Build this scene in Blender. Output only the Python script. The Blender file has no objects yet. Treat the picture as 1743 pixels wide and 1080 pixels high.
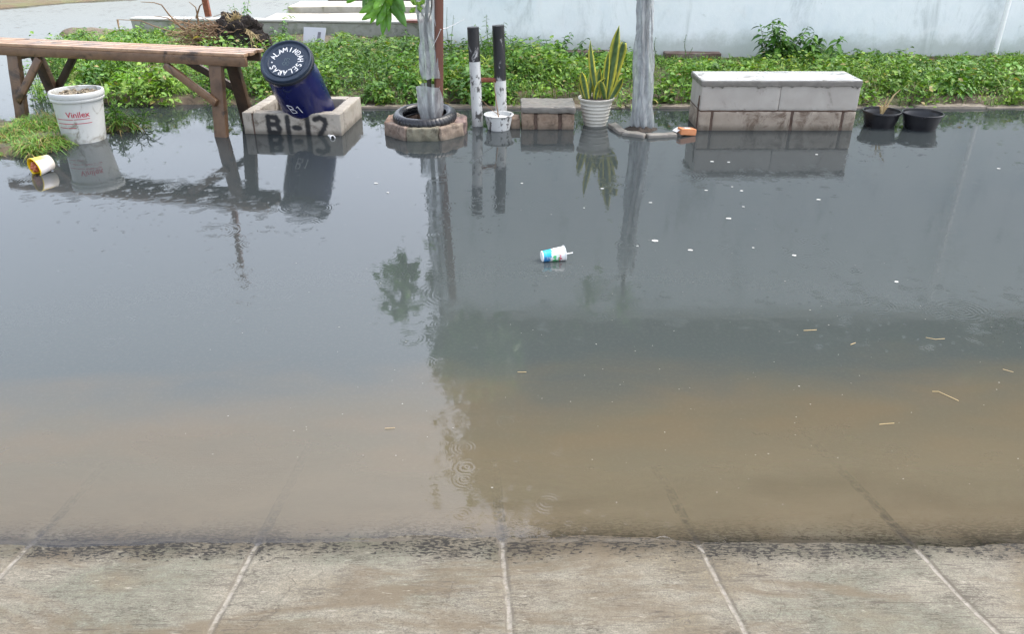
import bpy, bmesh, math, random
import numpy as np
from mathutils import Vector, Matrix, noise
random.seed(7)
rng = np.random.default_rng(11)
sc = bpy.context.scene
col = sc.collection
R = math.radians

# ------------------------------------------------------------------ camera
PITCH = 27.4; F = 1350.0; H = 1.5; CX = 871.5; CY = 540.0
cam_d = bpy.data.cameras.new('camera'); cam = bpy.data.objects.new('camera', cam_d); col.objects.link(cam)
cam.location = (0, 0, H); cam.rotation_euler = (R(90 - PITCH), 0, 0)
cam_d.sensor_width = 36; cam_d.lens = F / 1743 * 36; cam_d.clip_start = .05; cam_d.clip_end = 600
sc.camera = cam

# ------------------------------------------------------------------ sky and sun (bright rainy overcast)
SUN_EL, SUN_ROT = 58, 62
w = bpy.data.worlds.new('World'); sc.world = w; w.use_nodes = True
nt = w.node_tree; nt.nodes.clear()
sky = nt.nodes.new('ShaderNodeTexSky'); sky.sky_type = 'NISHITA'; sky.sun_disc = False
sky.sun_elevation = R(SUN_EL); sky.sun_rotation = R(SUN_ROT); sky.dust_density = 4.5; sky.air_density = 1.0; sky.ozone_density = 1.0
hs = nt.nodes.new('ShaderNodeHueSaturation'); hs.inputs['Saturation'].default_value = .5
bg = nt.nodes.new('ShaderNodeBackground'); bg.inputs['Strength'].default_value = .15
wo = nt.nodes.new('ShaderNodeOutputWorld')
nt.links.new(sky.outputs[0], hs.inputs['Color']); nt.links.new(hs.outputs[0], bg.inputs[0]); nt.links.new(bg.outputs[0], wo.inputs[0])
sd = bpy.data.lights.new('sun', 'SUN'); sd.energy = .5; sd.angle = R(40); sd.color = (1, .97, .92)
sun = bpy.data.objects.new('sun', sd); col.objects.link(sun)
sun.rotation_euler = (R(90 - SUN_EL), 0, R(180 - SUN_ROT))
sc.view_settings.view_transform = 'Standard'; sc.view_settings.look = 'None'; sc.view_settings.gamma = 1
sc.view_settings.use_curve_mapping = False
sc.view_settings.exposure = 1.98
sc.cycles.transparent_max_bounces = 24
sc.cycles.max_bounces = 8

# ------------------------------------------------------------------ pixel -> world
TH = R(PITCH); CT, ST = math.cos(TH), math.sin(TH)
def ray(px, py):
    a, b = (px - CX) / F, (CY - py) / F
    return Vector((a, CT + b * ST, -ST + b * CT))
def gp(px, py, z=0.0):
    d = ray(px, py); t = (z - H) / d.z
    return Vector((0, 0, H)) + d * t
def dp(px, py, Y):
    d = ray(px, py); return Vector((0, 0, H)) + d * (Y / d.y)
SLOPE = .2217
Y0 = gp(871, 925).y
def rp(px, py):                                   # on the sloping driveway
    d = ray(px, py); t = (SLOPE * Y0 - H) / (d.z + SLOPE * d.y)
    return Vector((0, 0, H)) + d * t

# ------------------------------------------------------------------ tagging
def tag(o, label=None, cat=None, group=None, kind=None):
    if label: o['label'] = label
    if cat: o['category'] = cat
    if group: o['group'] = group
    if kind: o['kind'] = kind
    return o
def thing(name, label, cat, loc, group=None):
    o = bpy.data.objects.new(name, None); col.objects.link(o); o.location = loc
    o.empty_display_size = .1
    o['_o'] = tuple(loc)
    return tag(o, label, cat, group)
def origin(o):
    p = Vector(o.location)
    while o.parent: o = o.parent; p = p + Vector(o.location)
    return p

# ------------------------------------------------------------------ mesh builder (all coordinates are world)
class MB:
    def __init__(s): s.v = []; s.f = []; s.c = []
    def add(s, verts, faces, c=None):
        n = len(s.v); s.v += [tuple(p) for p in verts]
        s.f += [tuple(i + n for i in f) for f in faces]
        if c is None: c = [(1, 1, 1, 1)] * len(verts)
        elif len(c) and not hasattr(c[0], '__len__'): c = [(c[0], c[1], c[2], 1)] * len(verts)
        s.c += c
    def build(s, name, mat, parent=None, org=None, smooth=False, weld=True, solid=0):
        o0 = origin(parent) if parent else Vector(org if org is not None else (0, 0, 0))
        me = bpy.data.meshes.new(name)
        me.from_pydata([(p[0] - o0.x, p[1] - o0.y, p[2] - o0.z) for p in s.v], [], s.f)
        a = me.color_attributes.new('col', 'FLOAT_COLOR', 'POINT')
        a.data.foreach_set('color', np.array(s.c, dtype=np.float32).ravel())
        if weld:
            bm = bmesh.new(); bm.from_mesh(me); bmesh.ops.remove_doubles(bm, verts=bm.verts, dist=1e-5)
            bmesh.ops.recalc_face_normals(bm, faces=bm.faces); bm.to_mesh(me); bm.free()
        if smooth:
            me.polygons.foreach_set('use_smooth', [True] * len(me.polygons)); me.update(); me.set_sharp_from_angle(angle=R(42))
        me.update()
        o = bpy.data.objects.new(name, me); col.objects.link(o)
        if mat: me.materials.append(mat)
        if parent: o.parent = parent
        else: o.location = o0
        if solid:
            m = o.modifiers.new('solid', 'SOLIDIFY'); m.thickness = solid; m.offset = 0
        return o

def frame(axis, up=Vector((0, 0, 1))):
    z = Vector(axis).normalized(); x = up.cross(z)
    if x.length < 1e-4: x = Vector((1, 0, 0)).cross(z)
    x.normalize(); y = z.cross(x)
    return Matrix((x, y, z)).transposed()
def rbox(mb, M, half, r=.004, res=.05, amp=0.0, nscale=14, seed=0, c=None, chip=0):
    """rounded, slightly uneven box; M: 4x4, half sizes"""
    hx, hy, hz = half; vs = []; fs = []
    def ticks(h):
        n = max(1, int(round(2 * (h - r) / res))); t = [-(h - r) + 2 * (h - r) * i / n for i in range(n + 1)]
        return [-h] + t + [h] if r > 0 else t
    T = [ticks(hx), ticks(hy), ticks(hz)]; hh = (hx, hy, hz)
    for ax in range(3):
        a, b = (ax + 1) % 3, (ax + 2) % 3
        for sg in (-1, 1):
            base = len(vs); na, nb = len(T[a]), len(T[b])
            for i in T[a]:
                for j in T[b]:
                    p = [0, 0, 0]; p[ax] = sg * hh[ax]; p[a] = i; p[b] = j
                    q = [max(-(hh[k] - r), min(hh[k] - r, p[k])) for k in range(3)]
                    d = Vector([p[k] - q[k] for k in range(3)])
                    dn = d.normalized()
                    P = Vector(q) + dn * r
                    if amp:
                        nn = noise.noise(P * nscale + Vector((seed * 3.1, seed * 1.7, seed)))
                        nn += .5 * noise.noise(P * nscale * 3 + Vector((seed, 7, seed)))
                        P = P + dn * amp * nn
                        if chip:
                            k2 = sum(1 for k in range(3) if abs(dn[k]) > .3)
                            if k2 > 1:
                                g = noise.noise(P * 22 + Vector((seed, 2, 9)))
                                if g > .1: P = P - dn * chip * (g - .1)
                    vs.append(M @ P)
            for i in range(na - 1):
                for j in range(nb - 1):
                    q = (base + i * nb + j, base + (i + 1) * nb + j, base + (i + 1) * nb + j + 1, base + i * nb + j + 1)
                    fs.append(q if sg > 0 else q[::-1])
    mb.add(vs, fs, c)
def box(mb, c, half, rz=0, **k):
    rbox(mb, Matrix.Translation(Vector(c)) @ Matrix.Rotation(rz, 4, 'Z'), half, **k)
def beam(mb, p0, p1, w, h, up=Vector((0, 0, 1)), **k):
    p0, p1 = Vector(p0), Vector(p1); d = p1 - p0
    M = frame(d, up).to_4x4(); M.translation = (p0 + p1) / 2
    rbox(mb, M, (w / 2, h / 2, d.length / 2), **k)
def tube(mb, pts, rad, n=8, cap=True, c=None, flat=None):
    pts = [Vector(p) for p in pts]
    if not hasattr(rad, '__len__'): rad = [rad] * len(pts)
    vs = []; fs = []; prev = None
    for i, p in enumerate(pts):
        d = (pts[min(i + 1, len(pts) - 1)] - pts[max(i - 1, 0)])
        if d.length < 1e-9: d = Vector((0, 0, 1))
        d.normalize()
        if prev is None:
            x = d.orthogonal().normalized()
        else:
            x = prev - d * prev.dot(d)
            if x.length < 1e-6: x = d.orthogonal()
            x.normalize()
        prev = x; y = d.cross(x)
        for k in range(n):
            a = 2 * math.pi * k / n
            off = (x * math.cos(a) + y * math.sin(a)) * rad[i]
            if flat is not None: off -= flat * off.dot(flat) * .65
            vs.append(p + off)
    m = len(pts)
    for i in range(m - 1):
        for k in range(n):
            fs.append((i * n + k, i * n + (k + 1) % n, (i + 1) * n + (k + 1) % n, (i + 1) * n + k))
    if cap: fs += [tuple(range(n))[::-1], tuple((m - 1) * n + k for k in range(n))]
    mb.add(vs, fs, c)
def lathe(mb, prof, M, n=48, fn=None, c=None):
    """prof: (r, h) pairs; fn(angle, r, h)->(r, h)"""
    vs = []; fs = []
    for (r, h) in prof:
        for k in range(n):
            a = 2 * math.pi * k / n
            rr, hh = fn(a, r, h) if fn else (r, h)
            vs.append(M @ Vector((max(rr, 1e-4) * math.cos(a), max(rr, 1e-4) * math.sin(a), hh)))
    for i in range(len(prof) - 1):
        for k in range(n):
            fs.append((i * n + k, i * n + (k + 1) % n, (i + 1) * n + (k + 1) % n, (i + 1) * n + k))
    mb.add(vs, fs, c)
def T(p): return Matrix.Translation(Vector(p))

# ------------------------------------------------------------------ materials
def mat_new(name):
    m = bpy.data.materials.new(name); m.use_nodes = True; t = m.node_tree; t.nodes.clear(); return m, t
class N:
    def __init__(s, t): s.t = t
    def n(s, typ, **k):
        o = s.t.nodes.new(typ)
        for a, b in k.items(): setattr(o, a, b)
        return o
    def l(s, a, b): s.t.links.new(a, b)
    def val(s, sock, v):
        if hasattr(v, 'is_output') or hasattr(v, 'links'): s.l(v, sock)
        else: sock.default_value = v
    def math(s, op, a, b=None, clamp=False):
        m = s.n('ShaderNodeMath', operation=op); m.use_clamp = clamp
        s.val(m.inputs[0], a)
        if b is not None: s.val(m.inputs[1], b)
        return m.outputs[0]
    def noise(s, vec, scale, detail=4, rough=.55, dist=0):
        m = s.n('ShaderNodeTexNoise'); s.l(vec, m.inputs['Vector']); m.inputs['Scale'].default_value = scale
        m.inputs['Detail'].default_value = detail; m.inputs['Roughness'].default_value = rough; m.inputs['Distortion'].default_value = dist
        return m.outputs['Fac']
    def ramp(s, fac, stops):
        m = s.n('ShaderNodeValToRGB'); s.l(fac, m.inputs[0]); e = m.color_ramp.elements
        e[0].position, e[0].color = stops[0][0], (*stops[0][1], 1)
        e[1].position, e[1].color = stops[-1][0], (*stops[-1][1], 1)
        for p, c in stops[1:-1]:
            k = e.new(p); k.color = (*c, 1)
        return m.outputs[0]
    def map01(s, v, lo, hi, a=0, b=1, smooth=True):
        m = s.n('ShaderNodeMapRange'); m.clamp = True
        if smooth: m.interpolation_type = 'SMOOTHSTEP'
        s.val(m.inputs[0], v); s.val(m.inputs[1], lo); s.val(m.inputs[2], hi); s.val(m.inputs[3], a); s.val(m.inputs[4], b)
        return m.outputs[0]
    def mix(s, fac, a, b, blend='MIX'):
        m = s.n('ShaderNodeMix', data_type='RGBA', blend_type=blend)
        s.val(m.inputs[0], fac)
        for i, v in ((6, a), (7, b)):
            if isinstance(v, tuple): m.inputs[i].default_value = (*v[:3], 1)
            else: s.l(v, m.inputs[i])
        return m.outputs[2]
    def vec(s, scale=(1, 1, 1), kind='Object'):
        tc = s.n('ShaderNodeTexCoord'); mp = s.n('ShaderNodeMapping'); mp.inputs['Scale'].default_value = scale
        s.l(tc.outputs[kind], mp.inputs[0]); return mp.outputs[0]
def principled(name, colors, scale=8, rough=.6, bump=.2, bdist=.004, stretch=(1, 1, 1), attr=None, grime=None, gscale=3, spec=.5, metal=0, coat=0, bscale=None, wet=.72, tide=0):
    """colors: list of tuples mixed by noise; attr: multiply by vertex colour 'col'; grime: (colour, lo, hi) patches"""
    m, t = mat_new(name); q = N(t); v = q.vec(stretch)
    colors = [tuple(x * wet for x in c) for c in colors]
    if grime: grime = (tuple(x * wet for x in grime[0]),) + tuple(grime[1:])
    st = [(.3 + .4 * i / max(1, len(colors) - 1), c) for i, c in enumerate(colors)]
    if len(st) == 1: st = st + [(1.0, colors[0])]
    c = q.ramp(q.noise(v, scale, 6, .6), st)
    if grime:
        g = q.map01(q.noise(v, gscale, 8, .7, .6), grime[1], grime[2]); c = q.mix(g, c, grime[0])
    if tide:
        gg = q.n('ShaderNodeNewGeometry'); sz = q.n('ShaderNodeSeparateXYZ'); q.l(gg.outputs['Position'], sz.inputs[0])
        hz_ = q.math('SUBTRACT', sz.outputs[2], q.math('MULTIPLY', q.noise(v, 9, 5, .7), .05))
        c = q.mix(q.map01(hz_, tide - .03, tide + .02, .62, 0), c, (.07, .058, .04))
    if attr:
        a = q.n('ShaderNodeAttribute', attribute_name='col')
        c = q.mix(1.0, c, a.outputs['Color'], 'MULTIPLY')
    b = q.n('ShaderNodeBsdfPrincipled'); q.l(c, b.inputs['Base Color'])
    rr = q.map01(q.noise(v, scale * .7, 5), .3, .7, max(.05, rough - .15), min(1, rough + .15)); q.l(rr, b.inputs['Roughness'])
    b.inputs['Specular IOR Level'].default_value = spec; b.inputs['Metallic'].default_value = metal; b.inputs['Coat Weight'].default_value = coat
    if bump:
        bp = q.n('ShaderNodeBump'); bp.inputs['Strength'].default_value = bump; bp.inputs['Distance'].default_value = bdist
        q.l(q.noise(v, bscale or scale * 5, 8, .65), bp.inputs['Height']); q.l(bp.outputs[0], b.inputs['Normal'])
    o = q.n('ShaderNodeOutputMaterial'); q.l(b.outputs[0], o.inputs[0])
    return m

def leaf_mat(name, trans=.3, rough=.42):
    m, t = mat_new(name); q = N(t)
    a = q.n('ShaderNodeAttribute', attribute_name='col')
    v = q.vec(); c = q.mix(q.map01(q.noise(v, 30, 3), .3, .7, 0, .35), a.outputs['Color'], (.05, .09, .015))
    b = q.n('ShaderNodeBsdfPrincipled'); q.l(c, b.inputs['Base Color']); b.inputs['Roughness'].default_value = rough
    tr = q.n('ShaderNodeBsdfTranslucent'); c2 = q.mix(1, c, (1.5, 1.45, .6), 'MULTIPLY'); q.l(c2, tr.inputs[0])
    mx = q.n('ShaderNodeMixShader'); mx.inputs[0].default_value = trans
    q.l(b.outputs[0], mx.inputs[1]); q.l(tr.outputs[0], mx.inputs[2])
    o = q.n('ShaderNodeOutputMaterial'); q.l(mx.outputs[0], o.inputs[0]); return m

# ---- joints of the driveway (world lines), read off the photograph
JOINTS = [((0, 982), (52, 926)), ((355, 1080), (436, 930)), ((869, 1080), (855, 930)), ((1270, 1080), (1190, 930)), ((1700, 1080), (1556, 930))]
JL = [(rp(*a), rp(*b)) for a, b in JOINTS]
p_, q_ = JL[1]; stepx = (JL[3][0].x - JL[1][0].x) / 2
JL.append((JL[0][0] - Vector((stepx, 0, 0)), JL[0][1] - Vector((stepx, 0, 0))))
JL.append((JL[4][0] + Vector((stepx, 0, 0)), JL[4][1] + Vector((stepx, 0, 0))))

def concrete_driveway():
    m, t = mat_new('wet brushed concrete'); q = N(t)
    g = q.n('ShaderNodeNewGeometry'); sp = q.n('ShaderNodeSeparateXYZ'); q.l(g.outputs['Position'], sp.inputs[0])
    P = g.outputs['Position']
    def mp(s):
        k = q.n('ShaderNodeMapping'); k.inputs['Scale'].default_value = s; q.l(P, k.inputs[0]); return k.outputs[0]
    big = q.noise(mp((1, 1.5, 1)), 1.7, 5, .6)
    c = q.ramp(big, [(.26, (.095, .072, .044)), (.4, (.145, .125, .088)), (.5, (.185, .172, .138)), (.6, (.13, .134, .104)), (.74, (.12, .095, .06))])
    fine = q.noise(mp((12, 20, 1)), 5, 8, .78)
    c = q.mix(q.map01(fine, .38, .58, .6, 0), c, (.085, .074, .056))
    grain = q.noise(P, 260, 3, .7)
    c = q.mix(q.map01(grain, .38, .6, .55, 0), c, (.06, .055, .045))
    streak = q.noise(mp((5, 130, 1)), 1.3, 5, .6)
    c = q.mix(q.map01(streak, .56, .70, 0, .4), c, (.095, .082, .062))
    n1_ = q.noise(mp((16, 95, 1)), 1.0, 4, .65, 1.2); ln1 = q.map01(q.math('ABSOLUTE', q.math('SUBTRACT', n1_, .5)), .0, .045, 1, 0)
    n2_ = q.noise(mp((34, 120, 1)), 1.0, 3, .6, 1.6); ln2 = q.map01(q.math('ABSOLUTE', q.math('SUBTRACT', n2_, .52)), .0, .06, 1, 0)
    lines = q.math('ADD', q.math('MULTIPLY', ln1, q.map01(q.noise(P, 9, 4, .7), .45, .62)), q.math('MULTIPLY', ln2, q.map01(q.noise(mp((1.3, 3, 1)), 6, 4, .7), .5, .66)), clamp=True)
    c = q.mix(q.math('MULTIPLY', lines, .85), c, (.035, .029, .022))
    st_ = q.noise(mp((.8, 2.4, 1)), 2.1, 6, .65, .6); c = q.mix(q.map01(st_, .48, .62, 0, .75), c, (.085, .066, .042))
    por = q.map01(q.noise(mp((1, 1.6, 1)), 120, 2, .5), .57, .66)
    c = q.mix(q.math('MULTIPLY', por, q.map01(q.noise(P, 5, 4, .7), .4, .65, .0, .5)), c, (.035, .03, .024))
    scr = q.math('MULTIPLY', q.map01(q.noise(mp((7, 120, 1)), 1.0, 3, .6, .8), .60, .645), q.map01(q.noise(P, 3.3, 4, .6), .42, .6, .05, .85))
    c = q.mix(scr, c, (.045, .037, .03))
    lite = q.map01(q.noise(mp((14, 60, 1)), 1.6, 6, .75), .58, .7, 0, .5); c = q.mix(lite, c, (.30, .285, .24))
    # cracks
    vo = q.n('ShaderNodeTexVoronoi', feature='DISTANCE_TO_EDGE'); vo.inputs['Scale'].default_value = 5.5
    wob = q.n('ShaderNodeMix', data_type='RGBA'); nz = q.n('ShaderNodeTexNoise'); nz.inputs['Scale'].default_value = 9; nz.inputs['Detail'].default_value = 5
    q.l(P, nz.inputs['Vector']); wob.inputs[0].default_value = .12; q.l(P, wob.inputs[6]); q.l(nz.outputs['Color'], wob.inputs[7]); q.l(wob.outputs[2], vo.inputs['Vector'])
    cr = q.map01(vo.outputs[0], 0, .011, 1, 0); cr = q.math('MULTIPLY', cr, q.map01(q.noise(P, 2.6, 3), .48, .62, 0, .75))
    c = q.mix(q.math('MULTIPLY', cr, .6), c, (.06, .05, .04))
    # black algae pits gathered in a band at the water's edge
    y = sp.outputs[1]; dy = q.math('SUBTRACT', y, Y0 + .015)
    band = q.math('MULTIPLY', q.map01(dy, -.16, -.04), q.map01(dy, .2, .04))
    band = q.math('MULTIPLY', band, q.map01(q.noise(mp((1, .8, 1)), 4.0, 5, .75), .34, .58, .25, 1))
    pit = q.noise(mp((60, 130, 1)), 1.0, 3, .55, .3)
    thr = q.math('SUBTRACT', .72, q.math('MULTIPLY', band, .27))
    pm = q.map01(q.math('SUBTRACT', pit, thr), 0, .035)
    pm = q.math('MULTIPLY', pm, q.map01(band, .05, .25)); pm = q.math('MAXIMUM', pm, q.math('MULTIPLY', q.math('MAXIMUM', ln1, ln2), q.map01(band, .2, .9, 0, .35)))
    c = q.mix(q.math('MULTIPLY', pm, .95), c, (.012, .010, .008))
    c = q.mix(q.math('MULTIPLY', q.map01(q.math('ADD', dy, q.math('MULTIPLY', q.noise(P, 7, 5, .7), .16)), -.04, .05), q.map01(dy, .03, -.0)), c, (.62, .6, .55), 'MULTIPLY')
    # submerged ramp: pale silt, lightened in colour to offset light lost under water
    c = q.mix(q.map01(dy, -.02, .15, 0, .7), c, (.34, .275, .185))
    a = q.n('ShaderNodeAttribute', attribute_name='joint'); j = a.outputs['Fac']
    jc = q.mix(q.map01(q.math('ADD', dy, q.math('MULTIPLY', q.noise(P, 14, 4), .1)), .0, .07), q.ramp(q.noise(P, 60, 5, .7), [(.3, (.15, .137, .115)), (.65, (.24, .225, .2))]), (.035, .032, .035))
    edge = q.math('MULTIPLY', q.map01(j, .02, .25), q.map01(j, .9, .45)); c = q.mix(q.math('MULTIPLY', edge, q.map01(q.noise(P, 18, 4, .7), .4, .55, .1, .8)), c, (.08, .07, .055))
    jn = q.math('MULTIPLY', q.map01(j, .5, .95), q.map01(q.noise(P, 40, 5, .75), .38, .58, .15, .9))
    c = q.mix(jn, c, jc)
    b = q.n('ShaderNodeBsdfPrincipled'); q.l(c, b.inputs['Base Color'])
    q.l(q.map01(q.math('ADD', big, q.math('MULTIPLY', fine, .5)), .6, .95, .5, .85), b.inputs['Roughness']); b.inputs['Specular IOR Level'].default_value = .3
    h = q.math('ADD', q.math('MULTIPLY', streak, .3), q.math('ADD', q.math('MULTIPLY', grain, .25), q.math('MULTIPLY', pm, -.8)))
    h = q.math('ADD', h, q.math('MULTIPLY', cr, -.8)); h = q.math('ADD', h, q.math('MULTIPLY', fine, .5))
    bp = q.n('ShaderNodeBump'); bp.inputs['Strength'].default_value = .55; bp.inputs['Distance'].default_value = .004
    q.l(h, bp.inputs['Height']); q.l(bp.outputs[0], b.inputs['Normal'])
    o = q.n('ShaderNodeOutputMaterial'); q.l(b.outputs[0], o.inputs[0]); return m

def water_mat():
    m, t = mat_new('turbid rain water'); q = N(t)
    g = q.n('ShaderNodeNewGeometry'); P = g.outputs['Position']; sp = q.n('ShaderNodeSeparateXYZ'); q.l(P, sp.inputs[0]); y = sp.outputs[1]
    def mp(s):
        k = q.n('ShaderNodeMapping'); k.inputs['Scale'].default_value = s; q.l(P, k.inputs[0]); return k.outputs[0]
    depth = q.math('MULTIPLY', q.math('MAXIMUM', q.math('SUBTRACT', y, Y0 + .0), 0), SLOPE)
    swirl = q.noise(mp((1, 2.2, 1)), 1.6, 5, .6, .5)
    dd = q.math('MULTIPLY', depth, q.map01(swirl, .3, .7, .7, 1.35))
    op = q.math('SUBTRACT', 1, q.math('POWER', 2.71828, q.math('MULTIPLY', dd, -26)))
    yy = q.math('ADD', y, q.math('MULTIPLY', q.math('SUBTRACT', swirl, .5), .55))
    yy = q.math('SUBTRACT', yy, q.math('MULTIPLY', sp.outputs[0], .05))
    silt = q.mix(q.map01(q.noise(mp((1, 2.5, 1)), 2.4, 4), .35, .65), (.086, .071, .047), (.078, .069, .048))
    silt = q.mix(q.map01(yy, 1.7, 2.15, .8, 0), silt, (.112, .097, .066))
    sil2 = q.mix(q.map01(yy, 2.05, 2.62), silt, (.043, .051, .050))
    body = q.mix(q.map01(y, 2.6, 4.6), sil2, (.028, .034, .036))
    body = q.mix(q.map01(q.noise(P, 70, 4, .8), .45, .8, 0, .07), body, (.25, .24, .2))
    df = q.n('ShaderNodeBsdfDiffuse'); q.l(body, df.inputs[0])
    tr = q.n('ShaderNodeBsdfTransparent')
    mb_ = q.n('ShaderNodeMixShader'); q.l(op, mb_.inputs[0]); q.l(tr.outputs[0], mb_.inputs[1]); q.l(df.outputs[0], mb_.inputs[2])
    # rings of rain drops: each voronoi cell holds one ring train or none
    wn = q.n('ShaderNodeTexNoise'); wn.inputs['Scale'].default_value = 14; wn.inputs['Detail'].default_value = 2; q.l(P, wn.inputs['Vector'])
    wm = q.n('ShaderNodeMix', data_type='RGBA'); wm.inputs[0].default_value = .012; q.l(P, wm.inputs[6]); q.l(wn.outputs['Color'], wm.inputs[7]); PW = wm.outputs[2]
    def rings(scale, keep, wl, seed, grow):
        k = q.n('ShaderNodeMapping'); k.inputs['Scale'].default_value = (scale, scale, 0); k.inputs['Location'].default_value = (seed, seed * .37, 0); q.l(PW, k.inputs[0])
        v = q.n('ShaderNodeTexVoronoi'); v.voronoi_dimensions = '2D'; v.inputs['Scale'].default_value = 1; v.inputs['Randomness'].default_value = .85
        q.l(k.outputs[0], v.inputs['Vector']); s3 = q.n('ShaderNodeSeparateColor'); q.l(v.outputs['Color'], s3.inputs[0])
        d = v.outputs['Distance']
        on = q.map01(s3.outputs[0], keep, keep + .12)
        rad = q.math('MULTIPLY', s3.outputs[1], grow)          # how far this train has spread
        x = q.math('SUBTRACT', d, rad)
        env = q.math('POWER', 2.71828, q.math('MULTIPLY', q.math('MULTIPLY', x, x), -60))
        env = q.math('MULTIPLY', env, q.map01(d, .5, .38, 0, 1))
        wv = q.math('SINE', q.math('MULTIPLY', x, 6.283 / (wl * scale)))
        amp = q.math('SUBTRACT', 1.15, s3.outputs[1])
        return q.math('MULTIPLY', q.math('MULTIPLY', wv, env), q.math('MULTIPLY', on, amp))
    r1 = rings(4.2, .38, .016, 3.1, .34); r2 = rings(7.5, .45, .012, 17.7, .3); r3 = rings(2.3, .6, .02, 31.3, .36); r4 = rings(19, .45, .0075, 51.7, .26)
    ripple_zone = q.map01(q.noise(mp((1, 1, 1)), .9, 3), .35, .62, .25, 1)
    rs = q.math('MULTIPLY', q.math('ADD', q.math('ADD', r1, r2), q.math('ADD', q.math('MULTIPLY', r3, 1.3), q.math('MULTIPLY', r4, .55))), q.math('MULTIPLY', ripple_zone, q.map01(q.noise(P, 16, 3, .6), .38, .6, .12, 1)))
    soft = q.noise(mp((1, 1.6, 1)), 9, 3, .5); soft2 = q.noise(mp((1, 1.3, 1)), 34, 3, .5)
    h = q.math('ADD', q.math('MULTIPLY', rs, .00032), q.math('ADD', q.math('MULTIPLY', soft, .00022), q.math('MULTIPLY', soft2, .00011)))
    bp = q.n('ShaderNodeBump'); bp.inputs['Strength'].default_value = 1.0; bp.inputs['Distance'].default_value = 1.0
    q.l(h, bp.inputs['Height'])
    gl = q.n('ShaderNodeBsdfGlossy'); gl.inputs['Roughness'].default_value = .025; q.l(bp.outputs[0], gl.inputs['Normal'])
    fr = q.n('ShaderNodeFresnel'); fr.inputs['IOR'].default_value = 1.6; q.l(bp.outputs[0], fr.inputs['Normal'])
    fin = q.n('ShaderNodeMixShader'); q.l(fr.outputs[0], fin.inputs[0]); q.l(mb_.outputs[0], fin.inputs[1]); q.l(gl.outputs[0], fin.inputs[2])
    o = q.n('ShaderNodeOutputMaterial'); q.l(fin.outputs[0], o.inputs[0]); return m

def plastic_film():
    m, t = mat_new('clear plastic film'); q = N(t); v = q.vec((1, 1, .35))
    n1 = q.noise(v, 11, 5, .6, 1.8)
    d = q.n('ShaderNodeBsdfDiffuse'); d.inputs[0].default_value = (.78, .81, .82, 1)
    tl = q.n('ShaderNodeBsdfTranslucent'); tl.inputs[0].default_value = (.78, .82, .83, 1)
    a = q.n('ShaderNodeMixShader'); a.inputs[0].default_value = .4; q.l(d.outputs[0], a.inputs[1]); q.l(tl.outputs[0], a.inputs[2])
    tr = q.n('ShaderNodeBsdfTransparent'); tr.inputs[0].default_value = (.93, .95, .96, 1)
    b = q.n('ShaderNodeMixShader'); q.l(q.map01(n1, .3, .7, .3, .56), b.inputs[0]); q.l(tr.outputs[0], b.inputs[1]); q.l(a.outputs[0], b.inputs[2])
    gl = q.n('ShaderNodeBsdfGlossy'); gl.inputs['Roughness'].default_value = .12
    bp = q.n('ShaderNodeBump'); bp.inputs['Strength'].default_value = .8; bp.inputs['Distance'].default_value = .03; q.l(q.noise(v, 6, 2, .4, .8), bp.inputs['Height'])
    q.l(bp.outputs[0], gl.inputs['Normal']); q.l(bp.outputs[0], d.inputs['Normal'])
    fr = q.n('ShaderNodeFresnel'); fr.inputs['IOR'].default_value = 1.5; q.l(bp.outputs[0], fr.inputs['Normal'])
    c = q.n('ShaderNodeMixShader'); q.l(fr.outputs[0], c.inputs[0]); q.l(b.outputs[0], c.inputs[1]); q.l(gl.outputs[0], c.inputs[2])
    o = q.n('ShaderNodeOutputMaterial'); q.l(c.outputs[0], o.inputs[0]); return m

def painted_wall():
    m, t = mat_new('stained white render'); q = N(t); v = q.vec()
    sp = q.n('ShaderNodeSeparateXYZ'); g = q.n('ShaderNodeNewGeometry'); q.l(g.outputs['Position'], sp.inputs[0])
    c = q.ramp(q.noise(v, 1.1, 6, .6), [(.3, (.68, .745, .77)), (.5, (.80, .835, .845)), (.7, (.73, .775, .79))])
    st = q.vec((1, 1, .3))
    c = q.mix(q.map01(q.noise(st, 3, 8, .72, .5), .52, .72, 0, .6), c, (.40, .44, .43))
    c = q.mix(q.map01(q.noise(v, 9, 6, .7, 1.0), .66, .74, 0, .6), c, (.33, .36, .34))
    c = q.mix(q.map01(q.noise(v, 2.2, 4, .6, 1.5), .58, .68, 0, .5), c, (.78, .80, .80))
    lowf = q.math('ADD', sp.outputs[2], q.math('MULTIPLY', q.noise(v, 4, 5, .7), -.35))
    c = q.mix(q.map01(lowf, -.05, .16, .65, 0), c, (.33, .37, .32))
    b = q.n('ShaderNodeBsdfPrincipled'); q.l(c, b.inputs['Base Color']); b.inputs['Roughness'].default_value = .7
    bp = q.n('ShaderNodeBump'); bp.inputs['Strength'].default_value = .35; bp.inputs['Distance'].default_value = .01
    q.l(q.noise(v, 14, 8, .7), bp.inputs['Height']); q.l(bp.outputs[0], b.inputs['Normal'])
    o = q.n('ShaderNodeOutputMaterial'); q.l(b.outputs[0], o.inputs[0]); return m

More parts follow.
